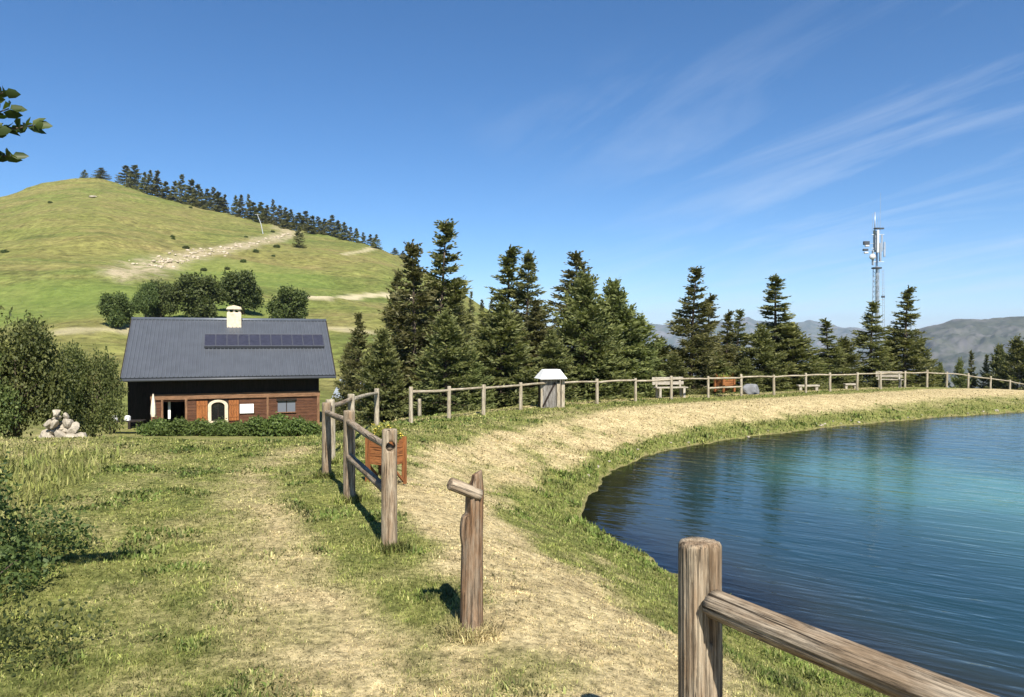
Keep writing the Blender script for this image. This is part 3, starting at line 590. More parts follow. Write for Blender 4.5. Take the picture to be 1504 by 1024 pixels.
# ------------------------------------------------------------------ timber fences
POST_W = wood('weathered_post', (.335, .275, .195), (.215, .15, .092), .13, 1, 1.0)
RAIL_W = wood('weathered_rail', (.335, .275, .20), (.20, .145, .092), .13, 1, 1.0)
FAR_W = wood('pale_post', (.42, .37, .28), (.30, .25, .17), .4)
def log_mesh(name, Ln, r0, r1, seed, seg=28, rings=30, bow=.0, groove=.05, cracks=(), top='flat', flat=None, notch=None):
    """round timber along +Z; cracks: (angle, half width, depth, z0, z1); flat: (angle, cut) planes a side"""
    g = np.random.default_rng(seed); th = np.linspace(0, 2 * math.pi, seg, endpoint=False)
    prof = 1 + .05 * np.cos(2 * th + g.uniform(0, 6)) + .03 * np.cos(3 * th + g.uniform(0, 6)) + g.normal(size=seg) * groove * .35
    V, F = [], []
    zs = np.linspace(0, Ln, rings); bd = g.uniform(0, 6.28)
    def ring(z, k=1.0):
        t = z / Ln; r = (r0 + (r1 - r0) * t) * k; cx = bow * math.sin(math.pi * t)
        for q, a in enumerate(th):
            rr = r * prof[q] * (1 + .05 * (noise2(np.array([math.cos(a) * 1.4 + 9]), np.array([z * 4 + math.sin(a) * 1.4]), seed)[0] - .5))
            for (ca, cw, cd, c0, c1) in cracks:
                da = abs((a - ca + math.pi) % (2 * math.pi) - math.pi)
                if da < cw and c0 <= z <= c1: rr -= cd * (1 - da / cw)
            x, y = rr * math.cos(a), rr * math.sin(a)
            if flat:
                fx, fy = math.cos(flat[0]), math.sin(flat[0]); e = x * fx + y * fy - flat[1] * r
                if e > 0: x -= fx * e; y -= fy * e
            zz = z
            if notch and z > notch[2]:
                e = x * math.cos(notch[0]) + y * math.sin(notch[0]) - notch[1] * r
                if e > 0: x -= math.cos(notch[0]) * e; y -= math.sin(notch[0]) * e
            V.append((x + cx * math.cos(bd), y + cx * math.sin(bd), zz))
    for z in zs: ring(z)
    ring(Ln, .90); 
    for q in range(seg): v = V[-seg + q]; V[-seg + q] = (v[0], v[1], v[2] + .012 * r1 / .06)
    ring(Ln, .5)
    for q in range(seg): v = V[-seg + q]; V[-seg + q] = (v[0], v[1], v[2] + .012 * r1 / .06 + g.uniform(-.003, .003))
    n = rings + 2
    for i in range(n - 1):
        for q in range(seg):
            q2 = (q + 1) % seg; F.append((i * seg + q, i * seg + q2, (i + 1) * seg + q2, (i + 1) * seg + q))
    V.append((0, 0, V[-1][2] - .002)); c = len(V) - 1
    for q in range(seg): F.append(((n - 1) * seg + q, (n - 1) * seg + (q + 1) % seg, c))
    F.append(tuple(range(seg))[::-1])
    me = py_mesh(name, V, F, True); return me
def place_along(o, a, b):
    a, b = Vector(a), Vector(b); o.rotation_mode = 'QUATERNION'; o.rotation_quaternion = (b - a).to_track_quat('Z', 'Y'); o.location = a
def rail(parent, a, b, r0, r1, m, seed, seg=14, rings=14, bow=.02, **kw):
    a, b = Vector(a), Vector(b); o = new_obj('rail', log_mesh('rail', (b - a).length, r0, r1, seed, seg, rings, bow, **kw), m, parent); place_along(o, a, b); return o
def cut(o, a, b, r):
    """bore a round socket from a to b out of a post"""
    keep_loc = o.location.copy(); o.location = (0, 0, 0)
    c = MB().tube([a, b], [r, r], 20); co = c.obj('socket_cutter', None); md = o.modifiers.new('socket', 'BOOLEAN'); md.operation = 'DIFFERENCE'; md.solver = 'EXACT'; md.object = co
    bpy.context.view_layer.update(); dg = bpy.context.evaluated_depsgraph_get(); me = bpy.data.meshes.new_from_object(o.evaluated_get(dg)); o.modifiers.clear(); o.data = me; o.location = keep_loc
    cm = co.data; bpy.data.objects.remove(co); bpy.data.meshes.remove(cm)

# near fence: big post with one rail running off beside the pond
nx_, ny_ = .678, 2.66; nz_ = h1(nx_, ny_)
nf = empty('post_and_rail_fence', (0, 0, 0), 0, 'large cracked fence post with one round rail above the pond bank', 'fence')
p = new_obj('post', log_mesh('near_post', .965 + .25, .073, .069, 3, 110, 90, .0, .10, cracks=[(-1.12, .14, .036, .88, 1.3), (-2.2, .05, .010, .3, 1.1), (-1.55, .04, .008, .5, 1.3)]), POST_W, nf); p.location = (nx_, ny_, nz_ - .25)
p.rotation_euler = (0, R(-.3), 0)
ra = Vector((nx_ + .028, ny_ - .066, .775)); rb = Vector((1.76, .98, .765))
rail(nf, ra, rb, .051, .056, RAIL_W, 11, 72, 60, .01, groove=.12, cracks=[(.9, .08, .012, .1, 2.2), (2.4, .06, .008, 0, 1.4), (4.0, .06, .01, .3, 2.2)])
p2 = new_obj('post', log_mesh('near_post_b', 1.2, .073, .069, 4, 40, 40), POST_W, nf); p2.location = (1.84, 1.07, h1(1.84, 1.07) - .25)

# broken post
bx_, by_ = -.237, 4.33; bz_ = h1(bx_, by_)
bp_ = empty('broken_fence_post', (bx_, by_, bz_), 0, 'split brown post with a broken rail stub through its top', 'post')
bro = log_mesh('broken_post', 1.06, .064, .056, 21, 64, 80, .008, .16, cracks=[(-1.2, .12, .018, .2, .9), (-2.3, .08, .014, .35, 1.06), (-.5, .06, .01, .1, 1.0)], notch=(math.pi * 1.12, .58, .80))
# the top has split away to a narrow prong
for v in bro.vertices:
    if v.co.z > .93:
        k = min((v.co.z - .93) / .12, 1); v.co.z += (v.co.x * .35) * k - .03 * k; v.co.x = v.co.x * (1 - .40 * k) + .012 * k; v.co.y = v.co.y * (1 - .3 * k)
    if .62 < v.co.z < .80 and v.co.x < -.02: v.co.x -= .012 * math.sin((v.co.z - .62) / .18 * math.pi)
o = new_obj('post', bro, wood('split_post', (.235, .18, .125), (.19, .11, .058), .12, 1, 1.0), bp_); o.location = (0, 0, -.10); o.rotation_euler = (0, R(.8), 0)
st_ = new_obj('rail_stub', log_mesh('rail_stub', .20, .033, .036, 22, 24, 8, 0, .1), RAIL_W, bp_); place_along(st_, (.05, -.02, .815), (-.105, -.10, .895))
st_.data.vertices[0].co.z -= .0

# fence along the left of the straw path
lf = empty('post_and_rail_fence', (0, 0, 0), 0, 'old fence with two rails bending from the lawn towards the chalet', 'fence')
LP = [(-.99, 5.99), (-1.72, 7.84), (-2.35, 9.4), (-2.70, 11.0), (-2.82, 13.0), (-3.50, 19.2)]
tops = [.955, .95, .94, .93, .93, .95]
posts_l = []
for k, (x, y) in enumerate(LP):
    z = h1(x, y); o = new_obj('post', log_mesh('left_post', tops[k] + .2, .062 if k < 3 else .066, .058 if k < 3 else .062, 31 + k, 36, 40, .006, .07, cracks=[(-1.3 + k, .1, .012, .3, 1.2), (-2.5, .07, .012, .2, .9)]), POST_W if k < 3 else FAR_W, lf); o.location = (x, y, z - .2); posts_l.append(o)
def lp(k, hgt, f=0.0, dx=0, dy=0): x, y = LP[k]; return Vector((x + dx, y + dy, h1(x, y) + hgt))
d01 = (Vector((*LP[1], 0)) - Vector((*LP[0], 0))).normalized()
# top rail lies in a socket bored through the end post
za = h1(*LP[0]) + .83
cut(posts_l[0], (d01.x * .2, d01.y * .2, .2 + .83 + .0), (-d01.x * .2, -d01.y * .2, .2 + .83), .041)
a0 = Vector((LP[0][0], LP[0][1], za - .012)) + d01 * .0
rail(lf, a0, lp(1, .84), .031, .038, RAIL_W, 41, 20, 20, .01, groove=.06)
rail(lf, lp(1, .845), lp(2, .83), .036, .033, RAIL_W, 42, 20, 16, .01, groove=.06)
rail(lf, lp(0, .44) , lp(1, .47), .036, .042, RAIL_W, 43, 20, 16, .015, groove=.06)
rail(lf, lp(2, .83), lp(3, .84), .034, .034, RAIL_W, 44, 14)
rail(lf, lp(3, .84), lp(4, .86), .036, .034, RAIL_W, 45, 14)
rail(lf, lp(4, .84), lp(5, .84), .042, .036, FAR_W, 46, 14)

# far fence round the pond
ff = empty('post_and_rail_fence', (0, 0, 0), 0, 'long pale post and rail fence curving round the far side of the pond', 'fence')
FM = [log_mesh('far_post', 1.15, .062, .058, 60 + k, 14, 10) for k in range(4)]
fz = [h1(x, y) for x, y in FENCE]
for k, (x, y) in enumerate(FENCE):
    o = new_obj('post', FM[k % 4], FAR_W, ff); o.location = (x, y, fz[k] - .2 + random.uniform(-.03, .03)); o.rotation_euler = (R(random.uniform(-1.5, 1.5)), R(random.uniform(-1.5, 1.5)), random.uniform(0, 6))
    if k:
        rail(ff, (FENCE[k - 1][0], FENCE[k - 1][1], fz[k - 1] + .84 + random.uniform(-.02, .02)), (x, y, fz[k] + .84 + random.uniform(-.02, .02)), .040, .036, FAR_W, 80 + k, 8, 6, .03)
rail(ff, (FENCE[8][0], FENCE[8][1], fz[8] + .42), (FENCE[9][0], FENCE[9][1], fz[9] + .42), .04, .037, FAR_W, 120, 8, 6, .03)
# lone short post outside the fence opening
x, y = (616 - 752) / F_PX * 23.5, 23.5
o = new_obj('short_post', log_mesh('short_post', .75, .06, .055, 140, 14, 8), FAR_W); o.location = (x, y, h1(x, y) - .15); tag(o, 'short pale post standing alone outside the fence opening', 'post')

# ------------------------------------------------------------------ chalet
ROOF_M = simple('grey_sheet_roof', (.085, .094, .110), .45, .10, 1.5, .35)
SEAM_M = simple('grey_seam', (.115, .128, .148), .42, .1, 3, .35)
PLANK_M = wood('red_brown_plank', (.115, .052, .028), (.090, .040, .022), .6, .4)
DARK_W = wood('dark_plank_eave_shade', (.030, .022, .017), (.022, .017, .013), .5, .5)  # dark timber; its near-black also paints the eave shade on the chalet wall
BEAM_M = wood('brown_beam', (.24, .135, .075), (.18, .095, .05), .4, .5)
SHUT_M = wood('orange_shutter', (.33, .125, .038), (.26, .095, .03), .5, .6)
STONE_M = simple('cream_stone', (.55, .47, .34), .85, .2, 6, 0, .3)
WHITE_M = simple('white_board', (.80, .80, .78), .6, .05, 4)
def glass(name, col):
    m, t, b = mat(name); b.inputs['Base Color'].default_value = (*col, 1); b.inputs['Roughness'].default_value = .06; b.inputs['Specular IOR Level'].default_value = .6; return m
PANE_M = glass('window_glass', (.012, .013, .012)); PANE2_M = glass('grey_window_glass', (.13, .145, .17))
CELL_M = simple('solar_cell', (.030, .031, .046), .32, .3, 7); FRAME_M = simple('aluminium_frame', (.16, .165, .18), .4, .05, 5, .6)
hx, hy = -17.75, 46.5
ch = empty('chalet', (hx, hy, -3.85), R(20.5), 'wooden chalet with a grey metal roof and solar panels below the hill', 'chalet')
X0, X1, D = -4.4, 5.5, 8.7
EV, RG = 3.2, 6.75
ops = [(-3.82, -2.53, -.3, 1.79), (-1.075, -.205, .55, 1.72), (2.92, 4.01, .94, 1.68)]
def wall_rects(x0, x1, z0, z1, ops):
    xs = sorted({x0, x1, *[o[0] for o in ops], *[o[1] for o in ops]}); out = []
    for a, b in zip(xs[:-1], xs[1:]):
        oo = [o for o in ops if o[0] <= a + 1e-6 and o[1] >= b - 1e-6]
        if not oo: out.append((a, b, z0, z1))
        else:
            o = oo[0]
            if o[2] > z0: out.append((a, b, z0, o[2]))
            if o[3] < z1: out.append((a, b, o[3], z1))
    return out
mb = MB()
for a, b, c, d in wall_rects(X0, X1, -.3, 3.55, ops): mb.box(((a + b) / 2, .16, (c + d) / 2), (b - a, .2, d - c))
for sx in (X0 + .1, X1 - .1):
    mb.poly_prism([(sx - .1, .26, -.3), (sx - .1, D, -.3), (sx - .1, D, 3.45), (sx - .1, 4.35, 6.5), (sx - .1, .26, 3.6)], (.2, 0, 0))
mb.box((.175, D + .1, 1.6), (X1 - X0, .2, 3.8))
mb.obj('wall', DARK_W, ch)  # above the beam, the eave shade is put into this dark colour
pr = random.Random(4)
zz = -.1
while zz < 1.90:
    ph = .19; top = min(zz + ph, 1.92)
    solid = [(X0, X1)]
    for (a, b, c, d) in ops + [(-1.90, .60, .5, 1.80)]:
        if top > c and zz < d:
            ns = []
            for s0, s1 in solid:
                if a > s0: ns.append((s0, min(a, s1)))
                if b < s1: ns.append((max(b, s0), s1))
            solid = [s for s in ns if s[1] - s[0] > .05]
    for s0, s1 in solid:
        o = MB().box((0, 0, 0), (top - zz - .012, .045, s1 - s0 - .01)).obj('plank', PLANK_M, ch); o.rotation_euler = (0, R(90), 0); o.location = ((s0 + s1) / 2, .04 + pr.uniform(-.008, .008), (zz + top) / 2)
    zz += ph
bm_o = MB().box((0, 0, 0), (.34, .14, X1 - X0 + .1)).obj('beam', BEAM_M, ch); bm_o.location = ((X0 + X1) / 2, .0, 2.09); bm_o.rotation_euler = (0, R(90), 0)
for x_, wdt in ((X0 + .07, .17), (X1 - .06, .16), (-3.80, .12), (-2.46, .13), (2.3, .12)):
    MB().box((0, 0, .8), (wdt, .12, 2.24)).obj('timber_post', BEAM_M, ch).location = (x_, -.02, 0)
MB().box((0, 0, 0), (.14, .12, 1.1)).obj('porch_post', WHITE_M, ch).location = (-3.45, .6, 1.25)
# arched window in a pale stone surround with open shutters
wn = empty('window', (-.965, -.02, .55), 0); wn.parent = ch; wn.location = (-.64, -.02, .50)
def arch(w2, h, n=10): return [(-w2, 0)] + [(-w2, h - w2 * .62)] + [(-w2 * math.cos(math.pi * k / n), h - w2 * .62 + w2 * .62 * math.sin(math.pi * k / n)) for k in range(1, n)] + [(w2, h - w2 * .62), (w2, 0)]
ao, ai = arch(.58, 1.34), arch(.39, 1.14); n = len(ao); V, F = [], []
for yy in (-.07, .10):
    V += [(a, yy, b) for a, b in ao] + [(a, yy, b + .06) for a, b in ai]
for k in range(n - 1):
    F += [(k, k + 1, n + k + 1, n + k), (2 * n + k + 1, 2 * n + k, 3 * n + k, 3 * n + k + 1), (n + k, n + k + 1, 3 * n + k + 1, 3 * n + k), (k + 1, k, 2 * n + k, 2 * n + k + 1)]
m_ = MB(); m_.add(V, F); m_.obj('surround', STONE_M, wn)
MB().box((0, -.03, -.03), (1.2, .26, .10)).obj('sill', STONE_M, wn)
MB().poly_prism([(a, .06, b + .05) for a, b in arch(.42, 1.18)], (0, .02, 0)).obj('pane', PANE_M, wn)
MB().box((0, .05, .6), (.035, .03, 1.1)).obj('glazing_bar', DARK_W, wn)
for sx0, sx1 in ((-1.88, -1.24), (-.02, .58)):
    sh = MB(); nb = 4
    for k in range(nb): a = sx0 + (sx1 - sx0) * k / nb; b = sx0 + (sx1 - sx0) * (k + 1) / nb; sh.box(((a + b) / 2, -.045, 1.16), (b - a - .012, .035, 1.28))
    s_o = sh.obj('shutter', SHUT_M, ch)
    br = MB(); [br.box(((sx0 + sx1) / 2, -.075, zb), (sx1 - sx0 - .06, .022, .09)) for zb in (.78, 1.55)]; br.obj('batten', SHUT_M, s_o)
w2 = empty('window', (3.465, 0, .94)); w2.parent = ch
MB().box((0, .10, .37), (1.10, .03, .73)).obj('pane', PANE2_M, w2)
MB().box((0, 0, .80), (1.25, .12, .12)).obj('lintel', DARK_W, w2); MB().box((0, .07, .37), (.05, .05, .72)).obj('glazing_bar', DARK_W, w2); MB().box((0, 0, -.02), (1.2, .16, .05)).obj('sill', BEAM_M, w2)
MB().box((1.05, -.06, 1.24), (.82, .03, .58)).obj('white_sign', WHITE_M, ch, bevel=.004)['label'] = 'blank white board fixed to the chalet wall'
# roof
OV, RA, RB = .85, -5.95, 6.45
run = 4.35 + OV; pitch = math.atan2(RG - EV, run); Ls = math.hypot(run, RG - EV)
rf = empty('roof', (0, 0, 0)); rf.parent = ch
rm = Matrix.Rotation(pitch, 3, 'X')
def roof_pt(u, s, up=0): # u along x, s up the slope
    return Vector((u, -OV + s * math.cos(pitch) - up * math.sin(pitch), EV + s * math.sin(pitch) + up * math.cos(pitch)))
MB().poly_prism([roof_pt(RA, 0), roof_pt(RA, Ls), roof_pt(RA, Ls, .16), roof_pt(RA, 0, .16)], (RB - RA, 0, 0)).obj('roof_slope', ROOF_M, rf)
bk = MB(); bk.poly_prism([(RA, 2 * 4.35 - p_.y, p_.z) for p_ in (roof_pt(0, 0), roof_pt(0, Ls), roof_pt(0, Ls, .16), roof_pt(0, 0, .16))], (RB - RA, 0, 0)); bk.obj('roof_slope', ROOF_M, rf)
sm = MB(); u = RA + .05
while u < RB:
    sm.add([roof_pt(u + a, s, b) for s in (0.0, Ls) for a, b in ((-.028, .161), (-.016, .215), (.016, .215), (.028, .161))], [(0, 1, 2, 3), (7, 6, 5, 4), (0, 4, 5, 1), (1, 5, 6, 2), (2, 6, 7, 3)]); u += .235
tag(sm.obj('roof_rib', SEAM_M, rf), kind='stuff')
MB().tube([(RA, 4.35, RG + .2), (RB, 4.35, RG + .2)], [.13, .13], 10).obj('ridge_cap', SEAM_M, rf, True)
MB().tube([roof_pt(RA - .02, -.06, .02), roof_pt(RB + .02, -.06, .02)], [.085, .085], 10).obj('gutter', simple('dark_gutter', (.06, .065, .075), .5, .1), rf, True)
for sx in (RA, RB):
    MB().poly_prism([roof_pt(sx - .03, 0, -.1), roof_pt(sx - .03, Ls, -.1), roof_pt(sx - .03, Ls, .19), roof_pt(sx - .03, 0, .19)], (.06, 0, 0)).obj('verge_board', DARK_W, rf)
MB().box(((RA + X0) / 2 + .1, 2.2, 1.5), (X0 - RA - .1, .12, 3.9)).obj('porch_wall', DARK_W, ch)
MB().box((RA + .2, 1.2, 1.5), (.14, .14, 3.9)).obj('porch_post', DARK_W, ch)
# chimney
cmn = empty('chimney', (.0, 0, 0)); cmn.parent = rf
cx_ = (344 - 752) * .0455 + 17.5 + .95
cx_ = .32
MB().box((cx_, 4.0, 6.75), (.92, .85, 1.35)).obj('chimney_shaft', STONE_M, cmn, bevel=.03)
for ax in (-.34, 0, .34): MB().box((cx_ + ax, 4.0, 7.53), (.14, .7, .26)).obj('cap_pier', STONE_M, cmn)
MB().poly_prism([(cx_ - .5, 3.5, 7.64), (cx_ + .5, 3.5, 7.64), (cx_ + .42, 3.5, 7.80), (cx_, 3.5, 7.92), (cx_ - .42, 3.5, 7.80)], (0, 1.0, 0)).obj('cap', STONE_M, cmn)
# solar panels
s0 = 2.95; npan = 11; px0, px1 = -1.48, 6.0; pw = (px1 - px0) / npan
for k in range(npan):
    u = px0 + (k + .5) * pw; sp_ = empty('solar_panel', (0, 0, 0)); sp_.parent = rf
    P_ = lambda a, b, c: roof_pt(u + a, s0 + b, c)
    fr = MB()
    for (a0_, a1_, b0_, b1_) in ((-pw / 2 + .006, pw / 2 - .006, 0, .05), (-pw / 2 + .006, pw / 2 - .006, 1.33, 1.42), (-pw / 2 + .006, -pw / 2 + .022, .05, 1.33), (pw / 2 - .022, pw / 2 - .006, .05, 1.33)):
        fr.add([P_(a, b, c) for c in (.24, .40) for a, b in ((a0_, b0_), (a1_, b0_), (a1_, b1_), (a0_, b1_))], [(0, 3, 2, 1), (4, 5, 6, 7), (0, 1, 5, 4), (1, 2, 6, 5), (2, 3, 7, 6), (3, 0, 4, 7)])
    fr.obj('frame', FRAME_M, sp_)
    MB().add([P_(a, b, c) for c in (.26, .38) for a, b in ((-pw / 2 + .022, .05), (pw / 2 - .022, .05), (pw / 2 - .022, 1.33), (-pw / 2 + .022, 1.33))], [(0, 3, 2, 1), (4, 5, 6, 7), (0, 1, 5, 4), (1, 2, 6, 5), (2, 3, 7, 6), (3, 0, 4, 7)]).obj('cell_glass', CELL_M, sp_)
# lean-to shed beside the chalet
sh = empty('lean_to_shed', (-10.5, 47.0, h1(-10.5, 47)), 0, 'low shed with a pale grey metal roof against the chalet end', 'shed'); zb = -h1(-10.5, 47)
SR = simple('pale_sheet_roof', (.30, .34, .38), .45, .15, 2, .3)
for k in range(6):
    a = k / 6; b = (k + 1) / 6 - .012
    MB().poly_prism([(-.95, -.3 + 2.9 * a, zb - 2.15 + 1.35 * a), (-.95, -.3 + 2.9 * b, zb - 2.15 + 1.35 * b), (-.95, -.3 + 2.9 * b, zb - 2.10 + 1.35 * b), (-.95, -.3 + 2.9 * a, zb - 2.08 + 1.35 * a)], (2.0, 0, 0)).obj('roof_sheet', SR, sh)
MB().box((.05, .15, .75), (1.8, .1, 1.6)).obj('front_wall', DARK_W, sh); MB().box((.05, 2.4, 1.3), (1.8, .1, 2.7)).obj('back_wall', DARK_W, sh)
for sx in (-.85, .95): MB().poly_prism([(sx - .05, .2, -.1), (sx - .05, 2.35, -.1), (sx - .05, 2.35, 2.6), (sx - .05, .2, 1.6)], (.1, 0, 0)).obj('side_wall', DARK_W, sh)
# terrace by the porch
tz = h1(-22, 43)
tb = empty('terrace_table', (-22.4, 43.0, tz), R(8), 'dark wooden table on the terrace beside the chalet porch', 'table')
for k in range(4): MB().box((0, -.36 + .24 * k, .77), (1.9, .22, .05)).obj('plank', DARK_W, tb)
for sx in (-.75, .75):
    for sy in (-.3, .3): MB().box((sx, sy, .37), (.09, .09, .76)).obj('leg', DARK_W, tb)
for k, (dx, lb) in enumerate([(-.6, 'white napkin box on the end of the terrace table'), (.1, 'white carton standing mid terrace table')]):
    m_ = MB(); m_.box((0, 0, .12), (.26, .2, .24)); m_.box((0, 0, .26), (.2, .14, .05)); o = m_.obj('carton', WHITE_M, None, bevel=.01); o.location = (-22.4 + dx, 43.0 + dx * .14, tz + .795); tag(o, lb, 'carton')
pa = empty('folded_parasol', (-21.0, 43.4, h1(-21, 43.4)), 0, 'folded cream parasol standing at the porch corner', 'parasol')
CREAM = simple('cream_canvas', (.66, .58, .45), .9, .12, 5)
MB().tube([(0, 0, 0), (0, 0, 2.35)], [.025, .025], 8).obj('pole', DARK_W, pa); MB().tube([(0, 0, -.02), (0, 0, .06), (0, 0, .07)], [.26, .26, .05], 14).obj('base', simple('concrete', (.3, .29, .27), .9), pa)
g_ = MB(); ang = 14
rings_ = [(.95, .12), (1.15, .17), (1.5, .15), (1.9, .10), (2.3, .03)]
V = [(math.cos(2 * math.pi * k / ang) * r * (1 if k % 2 else .62), math.sin(2 * math.pi * k / ang) * r * (1 if k % 2 else .62), z) for z, r in rings_ for k in range(ang)]
g_.add(V, [(i * ang + k, i * ang + (k + 1) % ang, (i + 1) * ang + (k + 1) % ang, (i + 1) * ang + k) for i in range(4) for k in range(ang)]); g_.obj('canopy', CREAM, pa, True)
# pale rock pile left of the chalet
def rock_mesh(seed, sub=2):
    bm = bmesh.new(); bmesh.ops.create_icosphere(bm, subdivisions=sub, radius=1); g = np.random.default_rng(seed); pl = [(Vector(g.normal(size=3)).normalized(), g.uniform(.42, .78)) for _ in range(16)]
    for v in bm.verts:
        for n_, dd in pl:
            e = v.co.dot(n_) - dd
            if e > 0: v.co -= n_ * e
    me = bpy.data.meshes.new('rock'); bm.to_mesh(me); bm.free(); return me
ROCKS = [rock_mesh(k) for k in range(5)]; ROCK_M = simple('pale_limestone', (.33, .29, .225), .9, .25, 3, 0, .5)
for me in ROCKS: me.materials.append(ROCK_M)
gR = random.Random(9); zc = h1(-17, 28)
for lay, (nn, sp2, hh) in enumerate([(10, 1.2, .10), (8, .9, .36), (6, .62, .62), (5, .42, .88), (3, .25, 1.12), (1, .1, 1.32)]):
    for k in range(nn):
        t_ = (k + .5) / nn * 2 - 1; s = gR.uniform(.22, .40) * (1 - .07 * lay)
        o = new_obj('rock', ROCKS[gR.randrange(5)]); o.location = (-17.0 + t_ * sp2 + gR.uniform(-.08, .08), 28 + gR.uniform(-.3, .3), zc + hh + gR.uniform(-.05, .05)); o.scale = (s * 1.15, s, s * .85); o.rotation_euler = [gR.uniform(0, 6) for _ in range(3)]
        tag(o, 'pale limestone rock in the heap below the leafy trees', 'rock', 'rocks of the pale heap')
for k in range(7):
    o = new_obj('rock', ROCKS[k % 5]); s = gR.uniform(.15, .3); xx = -18.6 + k * .16 - .7 * (k > 3); o.location = (-19.0 + k * .33, 27.0 + gR.uniform(-.3, .3), h1(-19 + k * .33, 27) + .1); o.scale = (s * 1.4, s, s * .7); o.rotation_euler = (0, 0, gR.uniform(0, 6))
    tag(o, 'low pale rock spilling along the lawn edge beside the heap', 'rock', 'rocks spilling from the heap')

# ------------------------------------------------------------------ things by the far fence
def planter(name, loc, rz, label, flower, sc=1.0, sz=1.0):
    e = empty(name, loc, rz, label, 'planter', None, (sc, sc, sz))
    OR = wood('orange_planter_wood', (.30, .12, .04), (.22, .085, .03), .35, .8)
    for k in range(3):
        for sy in (-.17, .17): o = MB().box((0, 0, 0), (.10, .028, .50)).obj('board', OR, e); o.rotation_euler = (0, R(90), 0); o.location = (0, sy, .27 + k * .108)
        for sx in (-.25, .25): o = MB().box((0, 0, 0), (.10, .028, .31)).obj('board', OR, e); o.rotation_euler = (0, R(90), R(90)); o.location = (sx, 0, .27 + k * .108)
    for sx in (-.27, .27):
        for sy in (-.19, .19): MB().box((sx, sy, .26), (.075, .06, .60)).obj('leg', OR, e)
    for sx in (-.27, .27): br = MB().box((0, 0, 0), (.035, .03, .36)).obj('brace', OR, e); br.location = (sx, 0, .10); br.rotation_euler = (R(58), 0, 0)
    MB().box((0, 0, .50), (.46, .30, .04)).obj('soil', simple('soil', (.05, .035, .025), .95, .3, 20), e)
    g = np.random.default_rng(int(abs(loc[0]) * 100)); n = 420
    P = np.stack([g.uniform(-.27, .27, n), g.uniform(-.2, .2, n), .5 + np.abs(g.normal(0, .08, n))], 1); U = unit(g.normal(size=(n, 3)) * .7 + np.array([0, 0, .6])); V, F = diamonds(P, U, rand_side(U, g, .2), g.uniform(.05, .1, n), .018)
    new_obj('leaves', np_mesh('planter_leaves', V, F, False, dict(tint=np.repeat(g.uniform(0, 1, n), 4))), foliage('planter_leaf', (.10, .14, .03), (.26, .28, .05), .4), e)
    n = 130; P = np.stack([g.uniform(-.28, .28, n), g.uniform(-.2, .2, n), .56 + np.abs(g.normal(0, .07, n))], 1)
    pet = []
    for k in range(5): a = k * 1.2566 + g.uniform(0, 6.28, n); U = np.stack([np.cos(a), np.sin(a), g.uniform(.1, .5, n)], 1); pet.append((P, unit(U)))
    P5 = np.concatenate([q[0] for q in pet]); U5 = np.concatenate([q[1] for q in pet]); S5 = unit(np.cross(U5, np.array([0, 0, 1.])))
    V, F = diamonds(P5, U5, S5, .034, .012)
    fm, t, b = mat('petal'); b.inputs['Base Color'].default_value = (*flower, 1); b.inputs['Roughness'].default_value = .7
    tag(new_obj('flowers', np_mesh('planter_flowers', V, F), fm, e), kind='stuff')
    return e
planter('flower_planter', (-1.53, 9.0, h1(-1.53, 9.0) + .02), R(-28), 'orange wooden planter of yellow green flowers behind the old fence', (.62, .50, .08), .66, .96)
planter('flower_planter', (9.72, 33.9, h1(9.72, 33.9) + .22), R(32), 'rusty orange planter full of orange blooms at the far fence', (.50, .16, .05), 1.3, 1.0)
# cabinet with a white roof
kx, ky = 1.42, 26.3; kz = h1(kx, ky)
kb = empty('information_cabinet', (kx, ky, kz), R(14), 'small grey timber cabinet with a white hipped roof on the fence line', 'cabinet')
GREYW = wood('grey_boards', (.24, .225, .205), (.17, .155, .135), .4, .8)
for k in range(5): MB().box((-.30 + k * .122, 0, .50), (.116, .05, 1.04)).obj('board', GREYW, kb)
MB().box((-.06, .26, .5), (.62, .48, 1.0)).obj('case', DARK_W, kb)
b_ = MB().box((0, 0, 0), (.06, .03, .95)).obj('brace', DARK_W, kb); b_.location = (-.12, -.04, .48); b_.rotation_euler = (0, R(28), 0)
MB().box((.22, -.06, .42), (.13, .07, .86)).obj('pale_plank', FAR_W, kb); MB().box((.40, .02, .50), (.12, .12, 1.04)).obj('corner_post', FAR_W, kb); MB().box((-.39, .02, .50), (.07, .1, 1.04)).obj('corner_post', FAR_W, kb)
MB().box((.23, -.03, .93), (.09, .03, .08)).obj('slot', PANE_M, kb)
r_ = MB(); zr0, zr1 = 1.03, 1.36
r_.add([(-.50, -.25, zr0), (.50, -.25, zr0), (.50, .62, zr0), (-.50, .62, zr0), (-.28, .0, zr1), (.30, .0, zr1), (.30, .35, zr1), (-.28, .35, zr1)] + [], [(0, 3, 2, 1), (4, 5, 6, 7), (0, 1, 5, 4), (1, 2, 6, 5), (2, 3, 7, 6), (3, 0, 4, 7)]); r_.obj('roof', WHITE_M, kb, bevel=.01)
